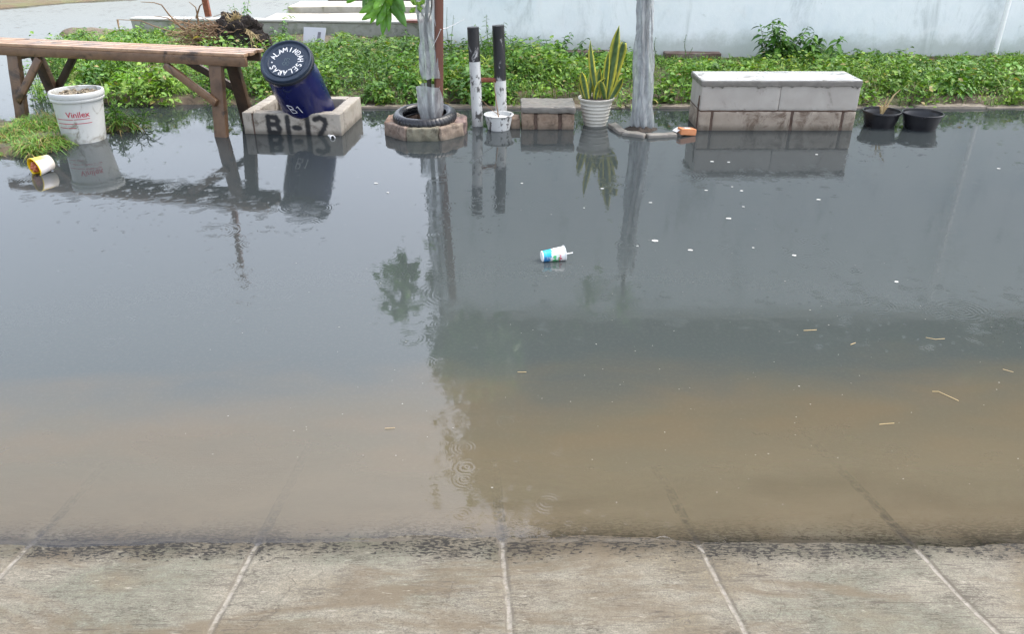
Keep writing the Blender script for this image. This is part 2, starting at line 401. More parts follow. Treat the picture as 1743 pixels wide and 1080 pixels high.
def soil_mat():
    m, t = mat_new('wet soil'); q = N(t); v = q.vec()
    c = q.ramp(q.noise(v, 6, 8, .7), [(.3, (.045, .032, .02)), (.5, (.11, .08, .05)), (.62, (.075, .085, .03)), (.75, (.2, .16, .11))])
    sp = q.n('ShaderNodeSeparateXYZ'); g = q.n('ShaderNodeNewGeometry'); q.l(g.outputs['Position'], sp.inputs[0])
    far = q.ramp(q.noise(q.vec((.6, 1.6, 1)), 2.5, 5, .7), [(.42, (.10, .07, .035)), (.7, (.10, .11, .04))])
    c = q.mix(q.map01(sp.outputs[1], 12, 14), c, far)
    b = q.n('ShaderNodeBsdfPrincipled'); q.l(c, b.inputs['Base Color']); b.inputs['Roughness'].default_value = .75
    bp = q.n('ShaderNodeBump'); bp.inputs['Distance'].default_value = .02; q.l(q.noise(v, 25, 8, .7), bp.inputs['Height']); q.l(bp.outputs[0], b.inputs['Normal'])
    o = q.n('ShaderNodeOutputMaterial'); q.l(b.outputs[0], o.inputs[0]); return m

M_ = {}
M_['leaf'] = leaf_mat('weed leaf', .22, .55); M_['bigleaf'] = leaf_mat('glossy leaf', .22, .3)
M_['block'] = principled('aerated concrete block', [(.33, .29, .235), (.46, .42, .36), (.38, .34, .29)], 7, .75, .45, .004, grime=((.17, .14, .11), .5, .68), gscale=7, attr=True, tide=.005)
M_['brickblock'] = principled('weathered tan block', [(.24, .165, .115), (.33, .245, .18), (.19, .125, .085)], 16, .8, .7, .006, grime=((.12, .085, .06), .5, .66), gscale=14, attr=True, tide=.002)
M_['palewall'] = principled('pale grey block', [(.43, .395, .35), (.52, .485, .435)], 6, .7, .4, .003, grime=((.22, .19, .16), .54, .74), gscale=5, attr=True)
M_['mortar'] = principled('dark brown mortar', [(.07, .04, .028), (.14, .09, .065)], 25, .8, .7, .004)
M_['cement'] = principled('grey cement cap', [(.14, .13, .112), (.22, .205, .18), (.17, .155, .135)], 10, .5, .4, .003, grime=((.13, .12, .1), .55, .7), gscale=6)
M_['smoothcap'] = principled('pale wet cement top', [(.46, .46, .44), (.6, .6, .58), (.38, .38, .36)], 4, .3, .2, .002, grime=((.2, .19, .17), .55, .66), gscale=7)
M_['wood'] = principled('wet weathered wood', [(.09, .056, .034), (.20, .133, .085), (.14, .09, .056)], 6, .42, .6, .004, stretch=(1, 1, 1), grime=((.045, .032, .024), .52, .66), gscale=7, attr=True)
M_['bluedrum'] = principled('deep blue plastic', [(.004, .006, .075), (.006, .012, .12)], 3, .3, .1, .002, grime=((.10, .12, .26), .6, .85), gscale=4, coat=.2)
M_['lid'] = principled('slate blue lid plastic', [(.022, .036, .062), (.034, .052, .085)], 5, .5, .15, .001, spec=.25, grime=((.10, .14, .17), .58, .8), gscale=9)
M_['ringdark'] = principled('black ring', [(.012, .016, .026), (.02, .024, .035)], 5, .3, .1, .001)
M_['whitepaint'] = principled('hand painted white', [(.72, .74, .76), (.85, .86, .88)], 30, .5, .3, .001)
M_['whiteplastic'] = principled('dirty white plastic', [(.58, .60, .58), (.70, .71, .69)], 5, .4, .15, .002, grime=((.25, .23, .18), .5, .68), gscale=10)
M_['redink'] = principled('red print', [(.55, .02, .06), (.5, .05, .09)], 20, .45, 0)
M_['debris'] = principled('gravel and scraps', [(.12, .1, .05), (.4, .34, .24), (.2, .15, .09), (.65, .6, .5)], 26, .7, .9, .02)
M_['rubber'] = principled('wet black rubber', [(.010, .011, .014), (.024, .025, .03)], 12, .28, .4, .002)
M_['blackpot'] = principled('black plastic pot', [(.011, .011, .014), (.02, .02, .024)], 10, .38, .2, .002, grime=((.06, .055, .05), .6, .75))
M_['rust'] = principled('rusty metal', [(.12, .03, .012), (.26, .075, .03), (.09, .028, .016)], 18, .65, .6, .003, grime=((.35, .14, .05), .6, .75))
M_['blackpaint'] = principled('flaking black paint', [(.012, .013, .016), (.03, .03, .034)], 12, .42, .5, .002, grime=((.5, .5, .5), .56, .64), gscale=13, stretch=(1, 1, .5))
M_['whitepost'] = principled('flaking white paint', [(.62, .63, .61), (.74, .75, .74)], 10, .55, .5, .002, grime=((.09, .085, .08), .54, .60), gscale=24, stretch=(1, 1, .6))
M_['creampot'] = principled('cream white pot', [(.60, .57, .49), (.72, .70, .63)], 7, .42, .2, .001, grime=((.3, .27, .2), .56, .8), gscale=12, stretch=(1, 1, 3))
M_['ledge'] = principled('muddy brick ledge', [(.10, .055, .042), (.19, .125, .10), (.3, .27, .24)], 9, .7, .5, .005)
M_['scum'] = principled('pale scum', [(.22, .21, .18), (.45, .44, .4)], 30, .7, 0)
M_['soil'] = soil_mat()
M_['potsoil'] = principled('potting soil', [(.02, .014, .01), (.07, .05, .035)], 30, .8, 1, .01)
M_['film'] = plastic_film()
M_['wall'] = painted_wall()
M_['darkwall'] = principled('dark green upper wall', [(.05, .062, .056), (.075, .09, .082)], 2, .8, .3, .01)
M_['pipe'] = principled('white pvc', [(.86, .86, .85), (.9, .9, .88)], 5, .35, 0, wet=1)
M_['cream'] = principled('cream tile', [(.50, .45, .33), (.66, .61, .50), (.42, .38, .24)], 3, .4, .2, .003, stretch=(1, 3, 1), grime=((.2, .19, .1), .55, .7), gscale=4)
M_['oldwall'] = principled('mossy old render', [(.30, .31, .25), (.45, .45, .39), (.25, .28, .19)], 5, .8, .5, .006, grime=((.10, .1, .075), .56, .72), gscale=6)
M_['oldcap'] = principled('pale wall top', [(.55, .54, .48), (.7, .69, .64)], 5, .5, .3, .003, grime=((.2, .18, .14), .6, .7))
M_['darkstone'] = principled('dark wet stone', [(.07, .065, .06), (.12, .11, .095)], 8, .6, .6, .006)
M_['redtile'] = principled('dull red tile', [(.27, .1, .08), (.36, .16, .12)], 6, .5, .3, .003)
M_['kerb'] = principled('muddy kerb', [(.16, .13, .09), (.27, .23, .18), (.12, .10, .07)], 9, .6, .6, .006)
M_['board'] = principled('white board', [(.74, .75, .8), (.8, .81, .84)], 3, .4, .05, .001)
M_['greyink'] = principled('grey faded print', [(.16, .16, .19), (.30, .29, .33)], 22, .5, 0)
M_['bark'] = principled('dark bark', [(.03, .024, .02), (.08, .065, .055)], 20, .8, .8, .004, stretch=(1, 1, .3))
M_['greybark'] = principled('grey bark', [(.12, .11, .1), (.24, .22, .2)], 14, .8, .8, .004, stretch=(1, 1, .3))
M_['redwood'] = principled('red brown stake', [(.15, .055, .035), (.25, .11, .075)], 8, .6, .5, .003, stretch=(1, 1, .2))
M_['twig'] = principled('brown root twig', [(.20, .11, .06), (.42, .27, .15)], 14, .7, .4, .003)
M_['straw'] = principled('straw', [(.5, .36, .16), (.7, .55, .3)], 14, .6, .2, .002)
M_['blacksoil'] = principled('black root soil', [(.006, .005, .004), (.035, .022, .016), (.012, .009, .008)], 14, .85, 1, .03)
M_['orangebox'] = principled('orange box', [(.62, .24, .10), (.72, .34, .16)], 10, .5, .2, .002, attr=True)
M_['vcol'] = principled('printed plastic', [(1, 1, 1), (.93, .93, .93)], 10, .35, 0, attr=True, wet=.85)
M_['cord'] = principled('white cord', [(.7, .7, .7), (.8, .8, .8)], 10, .5, 0)
M_['foam'] = principled('white fleck', [(.5, .5, .47), (.7, .7, .66)], 10, .6, 0)

# ================================================================== SETTING
def ramp_z(x, y):
    if y < -.6: return SLOPE * (Y0 + .6)
    if y < 2.9: return SLOPE * (Y0 - y)
    return SLOPE * (Y0 - 2.9)
def build_driveway():
    fx = np.arange(-2.2, 2.2001, .0052)
    xs = np.concatenate([[-14, -6, -3.2, -2.6], fx, [2.6, 3.2, 6, 14]])
    ys = np.concatenate([[-5, -2, -.6, .5], np.arange(.98, 2.2, .0095), [2.35, 2.6, 2.9, 3.1]])
    X, Y = np.meshgrid(xs, ys)
    Z = np.where(Y < -.6, SLOPE * (Y0 + .6), np.where(Y < 2.9, SLOPE * (Y0 - Y), SLOPE * (Y0 - 2.9)))
    jf = np.zeros_like(X); rnd = np.random.default_rng(3)
    for k, (a, b) in enumerate(JL):
        d = (b - a); ux, uy = d.x, d.y; L = math.hypot(ux, uy); ux /= L; uy /= L
        wig = .0012 * np.sin(Y * 21 + k) + .0007 * np.sin(Y * 73 + 2 * k)
        dist = np.abs((X - a.x) * uy - (Y - a.y) * ux + wig)
        jf = np.maximum(jf, np.exp(-(dist / np.where(Y > Y0 - .01, .0125, .0085)) ** 4))
    cj = np.exp(-((Y - (gp(871, 921).y) + .004 * np.sin(X * 9) + .0015 * np.sin(X * 57)) / .0055) ** 2) * .6 * (.35 + .65 * (np.sin(X * 7.3) * np.sin(X * 2.9 + 1) > -.2))
    cjd = np.maximum(jf * .9, cj)
    wobble = .0026 * np.sin(X * 3.1 + Y * 5) + .0032 * np.sin(X * 1.3 - Y * 7.0) + .0013 * np.sin(X * 11 + Y * 3) + .0006 * np.sin(X * 29 + Y * 17)
    Z = Z - .005 * np.maximum(jf * .7, cj) + wobble
    n, m = X.shape
    me = bpy.data.meshes.new('driveway')
    idx = np.arange(n * m).reshape(n, m)
    f = np.stack([idx[:-1, :-1], idx[:-1, 1:], idx[1:, 1:], idx[1:, :-1]], -1).reshape(-1, 4)
    me.from_pydata(np.stack([X, Y, Z], -1).reshape(-1, 3).tolist(), [], f.tolist())
    a = me.attributes.new('joint', 'FLOAT', 'POINT'); a.data.foreach_set('value', cjd.astype(np.float32).ravel())
    me.polygons.foreach_set('use_smooth', [True] * len(me.polygons)); me.materials.append(concrete_driveway())
    o = bpy.data.objects.new('driveway', me); col.objects.link(o); o['kind'] = 'structure'
build_driveway()

def sstep(a, b, x):
    t = np.clip((x - a) / (b - a), 0, 1); return t * t * (3 - 2 * t)
def verge_mask(X, Y):
    """1 where soil stands above the flood"""
    wig = .10 * np.sin(X * 2.3) + .06 * np.sin(X * 6.1 + 1) + .03 * np.sin(X * 15)
    left = -4.0 - (Y - 7) * .48 + .12 * np.sin(Y * 5)
    m1 = sstep(6.68, 6.86, Y + wig * .35) * (1 - sstep(11.3, 11.8, Y)) * sstep(left - .2, left + .15, X)
    far = sstep(0, 1.2, (Y - 13.0) - (X + 8.6) * 1.15) * (1 - sstep(-6.4, -5.2, X)) * sstep(12, 13, Y)
    isl = (1 - sstep(-3.22, -2.98, X + (Y - 5.5) * .15 * -1 + wig * .5)) * sstep(5.0, 5.2, Y + .1 * np.sin(X * 4)) * (1 - sstep(6.15, 6.5, Y))
    mud = np.exp(-(((X + 2.95) / .26) ** 2 + ((Y - 5.98) / .16) ** 2)) * 1.1
    return np.maximum.reduce([m1, far, isl * 1.02, mud * .95, sstep(28, 36, Y)])
def ground_h(X, Y):
    n = .02 * np.sin(X * 3.7 + Y) + .015 * np.sin(X * 9 - Y * 7)
    return -.36 + verge_mask(X, Y) * (.40 + n * .6)
def build_ground():
    xs = np.concatenate([[-300, -80, -30, -16], np.arange(-11, 9.01, .09), [14, 30, 80, 300]])
    ys = np.concatenate([[-300, -60, -5], [0, 2.6, 3.8], np.arange(4.6, 17, .09), np.arange(17, 40, 1), [60, 300]])
    X, Y = np.meshgrid(xs, ys); Z = ground_h(X, Y); n, m = X.shape
    for i in range(n):
        for j in range(m):
            if Z[i, j] > -.3 and 4.5 < Y[i, j] < 17: Z[i, j] += .02 * noise.noise(Vector((X[i, j] * 5, Y[i, j] * 5, 0)))
    idx = np.arange(n * m).reshape(n, m)
    f = np.stack([idx[:-1, :-1], idx[:-1, 1:], idx[1:, 1:], idx[1:, :-1]], -1).reshape(-1, 4)
    me = bpy.data.meshes.new('ground'); me.from_pydata(np.stack([X, Y, Z], -1).reshape(-1, 3).tolist(), [], f.tolist())
    me.polygons.foreach_set('use_smooth', [True] * len(me.polygons)); me.materials.append(M_['soil'])
    o = bpy.data.objects.new('ground', me); col.objects.link(o); o['kind'] = 'structure'
build_ground()
mb = MB(); mb.add([(-150, 1.2, 0), (150, 1.2, 0), (150, 200, 0), (-150, 200, 0)], [(0, 1, 2, 3)])
mb.build('water', water_mat(), weld=False)['kind'] = 'structure'
# submerged road between driveway and verge
mb = MB(); mb.add([(-14, 3.12, -.30), (14, 3.12, -.30), (14, 6.55, -.24), (-14, 6.55, -.24)], [(0, 1, 2, 3)])
mb.build('road', M_['darkstone'], weld=False)['kind'] = 'structure'
mb = MB()
x = -1.45
i = 0
while x < 7:
    box(mb, (x + .3, 6.72 + .012 * math.sin(i * 2.1), -.05), (.297, .05, .068 + .006 * math.sin(i * 3.3)), .01 * math.sin(i), r=.008, res=.06, amp=.008, seed=i); x += .6; i += 1
mb.build('kerb', M_['kerb'], smooth=True)['kind'] = 'structure'

# ------------------------------------------------------------------ house with the white wall
hx = -.86
house = thing('boundary_wall', 'long pale blue-white rendered wall with grey stains behind the weeds', 'wall', (4, 9.1, 0))
mb = MB(); box(mb, ((hx + 10) / 2, 9.12, 1.5), ((10 - hx) / 2, .12, 1.6), r=.008, res=.5); mb.build('wall_panel', M_['wall'], house)
mb = MB(); box(mb, ((hx + 10) / 2, 9.12, 3.13), ((10.1 - hx) / 2, .16, .04), r=.008, res=.5); mb.build('coping', M_['oldcap'], house)
for q_ in (0,): pass
mb = MB(); box(mb, (.75, 8.93, .07), (.42, .07, .045), .02, r=.006, res=.08, amp=.008); mb.build('plinth', M_['ledge'], house)
mb = MB(); box(mb, (1.95, 8.92, .05), (.3, .07, .05), -.01, r=.006, res=.08, amp=.008, seed=3); mb.build('plinth', M_['ledge'], house)


p0 = gp(1690, 100); pipeY = 8.93
a = dp(1692, 96, pipeY)
mb = MB(); tube(mb, [(a.x, pipeY, .06), (a.x, pipeY, 3.0)], .025, 14)
o = mb.build('drain_pipe', M_['pipe'], None, (a.x, pipeY, .06), True); tag(o, 'thin white plastic pipe running up the pale wall at the right', 'pipe')

# ------------------------------------------------------------------ low old wall on the left, steps behind
A = Vector((-4.95, 11.0, 0)); B = Vector((-.92, 10.58, 0))
lw = thing('low_wall', 'low mossy grey concrete wall with a pale worn top behind the weeds', 'wall', (A + B) / 2)
mb = MB(); beam(mb, A + Vector((0, 0, .05)), B + Vector((0, 0, .05)), .16, .28, r=.01, res=.12, amp=.012, nscale=5); 
mb.build('wall_body', M_['oldwall'], lw, smooth=True)
mb = MB(); beam(mb, A + Vector((0, 0, .204)), B + Vector((0, 0, .204)), .2, .026, r=.008, res=.15, amp=.008, nscale=6, seed=4)
mb.build('coping', M_['oldcap'], lw, smooth=True)
def slab(name, px0, px1, Y1, Y2, z, h, m, label, cat):
    x0 = dp(px0, 20, Y1).x; x1 = dp(px1, 20, Y1).x
    mb = MB(); box(mb, ((x0 + x1) / 2, (Y1 + Y2) / 2, z - h / 2), ((x1 - x0) / 2, (Y2 - Y1) / 2, h / 2), .0, r=.01, res=.2, amp=.012, nscale=4, seed=Y1)
    o = mb.build(name, M_[m], None, ((x0 + x1) / 2, (Y1 + Y2) / 2, z - h), True); tag(o, label, cat)
slab('paving_slab', 445, 735, 10.78, 11.45, .215, .5, 'cream', 'cream worn slab directly behind the low mossy wall', 'slab')
slab('step', 490, 735, 11.75, 12.5, .265, .5, 'cream', 'cream step further back, second behind the low mossy wall', 'step')
slab('gutter_strip', 505, 735, 11.47, 11.73, .19, .4, 'darkstone', 'dark wet strip between the two cream steps', 'gutter')
slab('foundation', 560, 735, 12.6, 14.1, .30, .6, 'darkstone', 'dark grey foundation block at the top edge behind the cream steps', 'foundation')
# red tile edge beside the sapling
a = gp(700, 41, .2)
mb = MB(); box(mb, (-1.13, 10.52, .225), (.2, .06, .015), .0, r=.004, res=.08); o = mb.build('red_tile', M_['redtile'], None, (-1.13, 10.52, .21)); tag(o, 'dull red tile lying on the low wall beside the wrapped sapling', 'tile')

# rusty post
a = dp(355, 28, 10.95); b = dp(343, -30, 10.95)
mb = MB(); beam(mb, a, a + (b - a) * (3.4 / (b - a).z), .07, .07, r=.006, res=.12, amp=.003)
o = mb.build('rusty_post', M_['rust'], None, a, True); tag(o, 'rusty brown post rising from the low wall behind the root pile', 'post')

# white board with a grey bar
a = dp(535, 78, 9.95); sgn = thing('sign_board', 'small white board with a grey vertical stroke leaning on the low wall', 'sign', a)
c4 = [dp(517, 45.5, 9.99), dp(555, 47, 9.99), dp(551, 78, 9.93), dp(516, 77, 9.93)]
def quad_slab(mb, c4, th):
    n = (c4[1] - c4[0]).cross(c4[3] - c4[0]).normalized()
    if n.y > 0: n = -n
    v = [p + n * 0 for p in c4] + [p - n * th for p in c4]
    mb.add(v, [(0, 1, 2, 3), (7, 6, 5, 4), (0, 4, 5, 1), (1, 5, 6, 2), (2, 6, 7, 3), (3, 7, 4, 0)])
mb = MB(); quad_slab(mb, c4, .012); mb.build('panel', M_['board'], sgn)
def on4(u, v, lift=.004):
    p = (c4[0].lerp(c4[1], u)).lerp(c4[3].lerp(c4[2], u), v); return p + Vector((0, -lift, .001))
mb = MB(); quad_slab(mb, [on4(.66, .24), on4(.80, .25), on4(.79, .84), on4(.64, .83)], .003); mb.build('mark', M_['greyink'], sgn)

# ================================================================== VEGETATION
LT = np.array([[0, 0, 0], [-.5, .33, .06], [0, .33, -.03], [.5, .33, .06], [-.36, .7, .03], [0, .7, -.05], [.36, .7, .03], [0, 1, -.12]], float)  # x width, y length, z
LF = [(0, 2, 1), (0, 3, 2), (1, 2, 5, 4), (2, 3, 6, 5), (4, 5, 7), (5, 6, 7)]
BT = np.array([[-.5, 0, 0], [.5, 0, 0], [-.42, .4, .0], [.42, .4, .0], [-.3, .75, -.08], [.3, .75, -.08], [0, 1, -.22]], float)
BF = [(0, 1, 3, 2), (2, 3, 5, 4), (4, 5, 6)]
def leaves(base, az, pitch, length, width, colr, roll=None, tmpl=(LT, LF), droop=0.0):
    """vectorised leaves -> verts, faces, colours"""
    Tm, Fm = tmpl; n = len(az); k = len(Tm)
    d = np.stack([np.cos(az) * np.cos(pitch), np.sin(az) * np.cos(pitch), np.sin(pitch)], 1)
    s = np.stack([-np.sin(az), np.cos(az), np.zeros(n)], 1); u = np.cross(s, d); u *= -1
    u = np.where(u[:, 2:3] < 0, -u, u)
    if roll is not None:
        cr, sr = np.cos(roll)[:, None], np.sin(roll)[:, None]; s, u = s * cr + u * sr, u * cr - s * sr
    t = Tm[None]
    L = length[:, None, None]; W = width[:, None, None]
    V = base[:, None, :] + s[:, None, :] * t[..., 0:1] * W + d[:, None, :] * t[..., 1:2] * L + u[:, None, :] * t[..., 2:3] * L
    V[..., 2] -= droop * (t[..., 1] ** 2) * length[:, None]
    C = np.repeat(colr[:, None, :], k, 1)
    faces = []
    for f in Fm: faces.append(f)
    return V.reshape(-1, 3), C.reshape(-1, 3), n, k, Fm
def mesh_from_leaves(name, sets, mat, org=(0, 0, 0), parent=None):
    o0 = np.array(origin(parent) if parent else org, float)
    Vs = []; Cs = []; loops = []; starts = []; off = 0; ls = 0
    for V, C, n, k, Fm in sets:
        Vs.append(V - o0); Cs.append(C)
        basei = (np.arange(n) * k)[:, None] + off
        for f in Fm:
            a = basei + np.array(f)[None]
            loops.append(a.ravel()); starts.append(ls + np.arange(n) * len(f)); ls += n * len(f)
        off += n * k
    V = np.concatenate(Vs); C = np.concatenate(Cs); lo = np.concatenate(loops); st = np.concatenate(starts)
    me = bpy.data.meshes.new(name); me.vertices.add(len(V)); me.vertices.foreach_set('co', V.astype(np.float32).ravel())
    me.loops.add(len(lo)); me.loops.foreach_set('vertex_index', lo.astype(np.int32))
    me.polygons.add(len(st)); me.polygons.foreach_set('loop_start', st.astype(np.int32))
    me.update(calc_edges=True); me.validate()
    a = me.color_attributes.new('col', 'FLOAT_COLOR', 'POINT')
    a.data.foreach_set('color', np.concatenate([C, np.ones((len(C), 1))], 1).astype(np.float32).ravel())
    me.polygons.foreach_set('use_smooth', [True] * len(me.polygons))
    me.materials.append(mat)
    o = bpy.data.objects.new(name, me); col.objects.link(o)
    if parent: o.parent = parent
    else: o.location = tuple(o0)
    return o
GREENS = np.array([.86, .95, .72]) * np.array([[.105, .24, .028], [.16, .31, .04], [.06, .16, .025], [.22, .36, .06], [.13, .27, .05], [.30, .36, .07], [.045, .12, .028]])
def pick(n, p=None): return GREENS[rng.choice(len(GREENS), n, p=p)] * rng.uniform(.75, 1.2, (n, 1))

LINE_X = [0, 540, 700, 760, 830, 860, 950, 965, 1005, 1040, 1070, 1110, 1200, 1290, 1310, 1415, 1440, 1465, 1565, 1580, 1610, 1690, 1760, 2400]
LINE_Y = [20, 60, 62, 66, 66, 60, 64, 92, 92, 82, 88, 102, 106, 104, 80, 88, 108, 90, 92, 104, 102, 96, 94, 94]
def cap_h(X, Y):
    px = CX + X / (Y * CT + H * ST) * F
    ln = np.interp(px, LINE_X, LINE_Y) + 7 * np.array([noise.noise(Vector((a * .03, 5, 0))) + .7 * noise.noise(Vector((a * .11, 9, 0))) for a in px])
    b = (CY - ln) / F; return np.maximum(.012, H + Y * (-ST + b * CT) / (CT + b * ST) - .03)
def scatter_weeds():
    N0 = 17000
    X = rng.uniform(-6.2, 7.2, N0); Y = rng.uniform(6.62, 10.75, N0)
    ok = verge_mask(X, Y) > .12
    ok &= ~((X > hx - .1) & (Y > 8.93))
    yl = 11.0 + (X + 4.95) * (-.104) - .32 + .25 * np.sin(X * 5.0) * np.sin(X * 2.1)
    ok &= Y < yl
    ok &= ~((np.abs(X + 2.36) < .24) & (Y > 9.2))
    ok &= ~((np.abs(X - dp(385, 80, 9.0).x ) < .62) & (Y > 8.0) & (Y < 9.4) & (rng.random(N0) < .93))
    ok &= ~((Y > 9.7) & (rng.random(N0) < .5))
    ok &= ~((np.abs(X + .72) < .28) & (Y > 8.0) & (Y < 8.6) & (rng.random(N0) < .8))
    X, Y = X[ok], Y[ok]
    nz = np.array([noise.noise(Vector((a * 1.3, b * 1.6, 3))) for a, b in zip(X, Y)])
    nz2 = np.array([noise.noise(Vector((a * 3.1, b * 3.6, 9))) for a, b in zip(X, Y)])
    keep = (nz2 > -.16) | (rng.random(len(X)) < .22)
    X, Y, nz, nz2 = X[keep], Y[keep], nz[keep], nz2[keep]
    n = len(X)
    front = sstep(6.65, 7.4, Y)
    hgt = (.13 + .13 * front) * (1 + 1.0 * nz + .75 * nz2) * rng.uniform(.6, 1.25, n)
    back = sstep(8.0, 8.8, Y) * (X > hx)
    hgt *= 1 + .35 * back * (X < 1.1)
    hgt = np.where((X < hx), hgt * (1 - .72 * sstep(8.4, 9.6, Y)), hgt)
    hgt = np.clip(hgt, .05, .42)
    hgt = np.minimum(hgt, cap_h(X, Y) * rng.uniform(.55, 1.0, n) + (rng.random(n) < .10) * rng.uniform(0, .07, n)).clip(.012)
    Z = np.maximum(ground_h(X, Y), -.01)
    hue = np.array([noise.noise(Vector((a * 1.1, b * 1.1, 40))) for a, b in zip(X, Y)])
    SZ = np.array([noise.noise(Vector((a * 2.0, b * 2.2, 77))) for a, b in zip(X, Y)])
    sets = []
    for ci in range(75):                                  # taller bushier clumps of broader or feathery leaves
        cx_ = rng.uniform(-4.6, 6.6); cy_ = rng.uniform(6.75, 8.75)
        if verge_mask(np.array([cx_]), np.array([cy_]))[0] < .5 or abs(cx_ + 2.36) < .3: continue
        rad = rng.uniform(.08, .2); ch = min(rng.uniform(.14, .30), .85 * float(cap_h(np.array([cx_]), np.array([cy_ + rad * .5]))[0])); m = int(rng.uniform(90, 200)); kind = rng.random()
        a_ = rng.uniform(0, 6.28, m); rr_ = rad * np.sqrt(rng.random(m)); tz = rng.random(m) ** .7
        base = np.stack([cx_ + np.cos(a_) * rr_, cy_ + np.sin(a_) * rr_, .03 + ch * tz * (1 - .55 * (rr_ / rad) ** 2)], 1)
        cc = GREENS[rng.integers(0, 7)] * rng.uniform(.7, 1.5); cc = cc[None] * rng.uniform(.8, 1.2, (m, 1))
        if kind < .55: L_ = rng.uniform(.04, .07, m); W_ = L_ * rng.uniform(.45, .7)
        else: L_ = rng.uniform(.06, .12, m); W_ = L_ * .16
        sets.append(leaves(base, a_ + rng.normal(0, .5, m), rng.uniform(-.5, .9, m), L_, W_, cc, rng.uniform(-.5, .5, m), droop=.4))
    per = 9
    for j in range(per):
        t = (j + rng.random(n)) / per
        az = rng.uniform(0, 6.283, n)
        rr = rng.uniform(.005, .055, n) * (1.2 - t * .6)
        base = np.stack([X + np.cos(az) * rr, Y + np.sin(az) * rr, Z + hgt * (.12 + .88 * t)], 1)
        big = nz2 > .05
        szf = np.clip(1 + .8 * np.array(SZ), .65, 1.25)
        L = rng.uniform(.022, .048, n) * np.where(big, 1.35, .8); L = L * szf; W = L * np.where(big, rng.uniform(.5, .75, n), rng.uniform(.28, .42, n))
        c = pick(n, [.2, .2, .16, .14, .18, .04, .08]) 
        c = c * (1 + .35 * hue[:, None]) + np.clip(hue, 0, 1)[:, None] * np.array([.08, .04, 0])
        c = np.where((rng.random(n) < .03)[:, None], np.array([[.38, .30, .12]]), c)
        sets.append(leaves(base, az, rng.uniform(-.35, .8, n), L, W, c, rng.uniform(-.6, .6, n), droop=.25))
    sets.append(leaves(np.stack([X, Y, Z], 1), rng.uniform(0, 6.28, n), rng.uniform(1.35, 1.56, n), hgt * 1.0, np.full(n, .006), pick(n) * .8, None, (BT, BF), .0))
    # grassy blades
    m = int(n * 3.0); k = rng.integers(0, n, m)
    sel = nz[k] + rng.normal(0, .25, m) > -.12; k = k[sel]; m = len(k)
    az = rng.uniform(0, 6.283, m)
    base = np.stack([X[k] + rng.normal(0, .02, m), Y[k] + rng.normal(0, .02, m), Z[k] + hgt[k] * rng.uniform(.1, .8, m)], 1)
    L = rng.uniform(.06, .15, m); c = pick(m, [.1, .25, .05, .3, .15, .13, .02])
    sets.append(leaves(base, az, rng.uniform(.3, 1.3, m), L, rng.uniform(.004, .009, m), c, None, (BT, BF), .5))
    o = mesh_from_leaves('weeds', sets, M_['leaf']); o['kind'] = 'stuff'; o['label'] = 'dense low green weeds covering the verge between kerb and walls'
    return X, Y, Z, hgt
wX, wY, wZ, wH = scatter_weeds()

def scatter_grass():
    N0 = 11000
    X = rng.uniform(-4.6, -2.6, N0); Y = rng.uniform(4.95, 6.6, N0)
    vm = verge_mask(X, Y); ok = vm > .55; X, Y = X[ok], Y[ok]; n = len(X)
    nn = np.array([noise.noise(Vector((a * 4, b * 4, 5))) for a, b in zip(X, Y)])
    ok = nn > -.2; X, Y, nn = X[ok], Y[ok], nn[ok]; n = len(X)
    nearbucket = np.hypot(X + 3.1, Y - 5.7) < .15; X, Y, nn = X[~nearbucket], Y[~nearbucket], nn[~nearbucket]; n = len(X)
    Z = ground_h(X, Y); base = np.stack([X, Y, Z - .01], 1)
    sets = []
    for j in range(3):
        b = base + rng.normal(0, .012, base.shape) * np.array([1, 1, .2])
        L = rng.uniform(.06, .15, n) * (1 + nn)
        c = pick(n, [.2, .2, .1, .15, .2, .13, .02]); c = np.where((rng.random(n) < .22)[:, None], np.array([[.33, .24, .10]]), c)
        sets.append(leaves(b, rng.uniform(0, 6.28, n), rng.uniform(.3, 1.35, n), L, rng.uniform(.004, .009, n), c, None, (BT, BF), .55))
    o = mesh_from_leaves('grass', sets, M_['leaf']); o['kind'] = 'stuff'; o['label'] = 'short wet grass growing round the white bucket'
scatter_grass()

def big_tree(label, x, y, z, rx_, ry_, rz_, n):
    t = thing('tree', label, 'tree', (x, y, 0), 'dark trees behind the white wall')
    mb = MB(); tube(mb, [(x, y, -.3), (x + .05, y, 1.6), (x - .05, y, z - rz_ * .4), (x, y, z + rz_ * .3)], [.16, .13, .1, .03], 10)
    for k in range(6):
        a_ = k * 1.05; tube(mb, [(x, y, z - rz_ * .7), (x + math.cos(a_) * rx_ * .4, y + math.sin(a_) * ry_ * .4, z - .1), (x + math.cos(a_) * rx_ * .8, y + math.sin(a_) * ry_ * .8, z + rz_ * .3 * math.sin(k * 2))], [.06, .04, .015], 7)
    mb.build('trunk', M_['bark'], t, smooth=True)
    cs = np.stack([rng.uniform(-1, 1, 70), rng.uniform(-1, 1, 70), rng.uniform(-1, 1, 70)], 1); cs = cs[np.linalg.norm(cs, axis=1) < 1.05]
    k = rng.integers(0, len(cs), n); off = rng.normal(0, .17, (n, 3)); P_ = cs[k] + off
    base = np.stack([x + P_[:, 0] * rx_, y + P_[:, 1] * ry_, z + P_[:, 2] * rz_], 1)
    L = rng.uniform(.17, .30, n); c = pick(n, [.15, .05, .4, .0, .1, .0, .3]) * .8
    mesh_from_leaves('crown', [leaves(base, rng.uniform(0, 6.28, n), rng.uniform(-1, .4, n), L, L * .5, c, rng.uniform(-.6, .6, n), droop=.3)], M_['leaf'], parent=t)
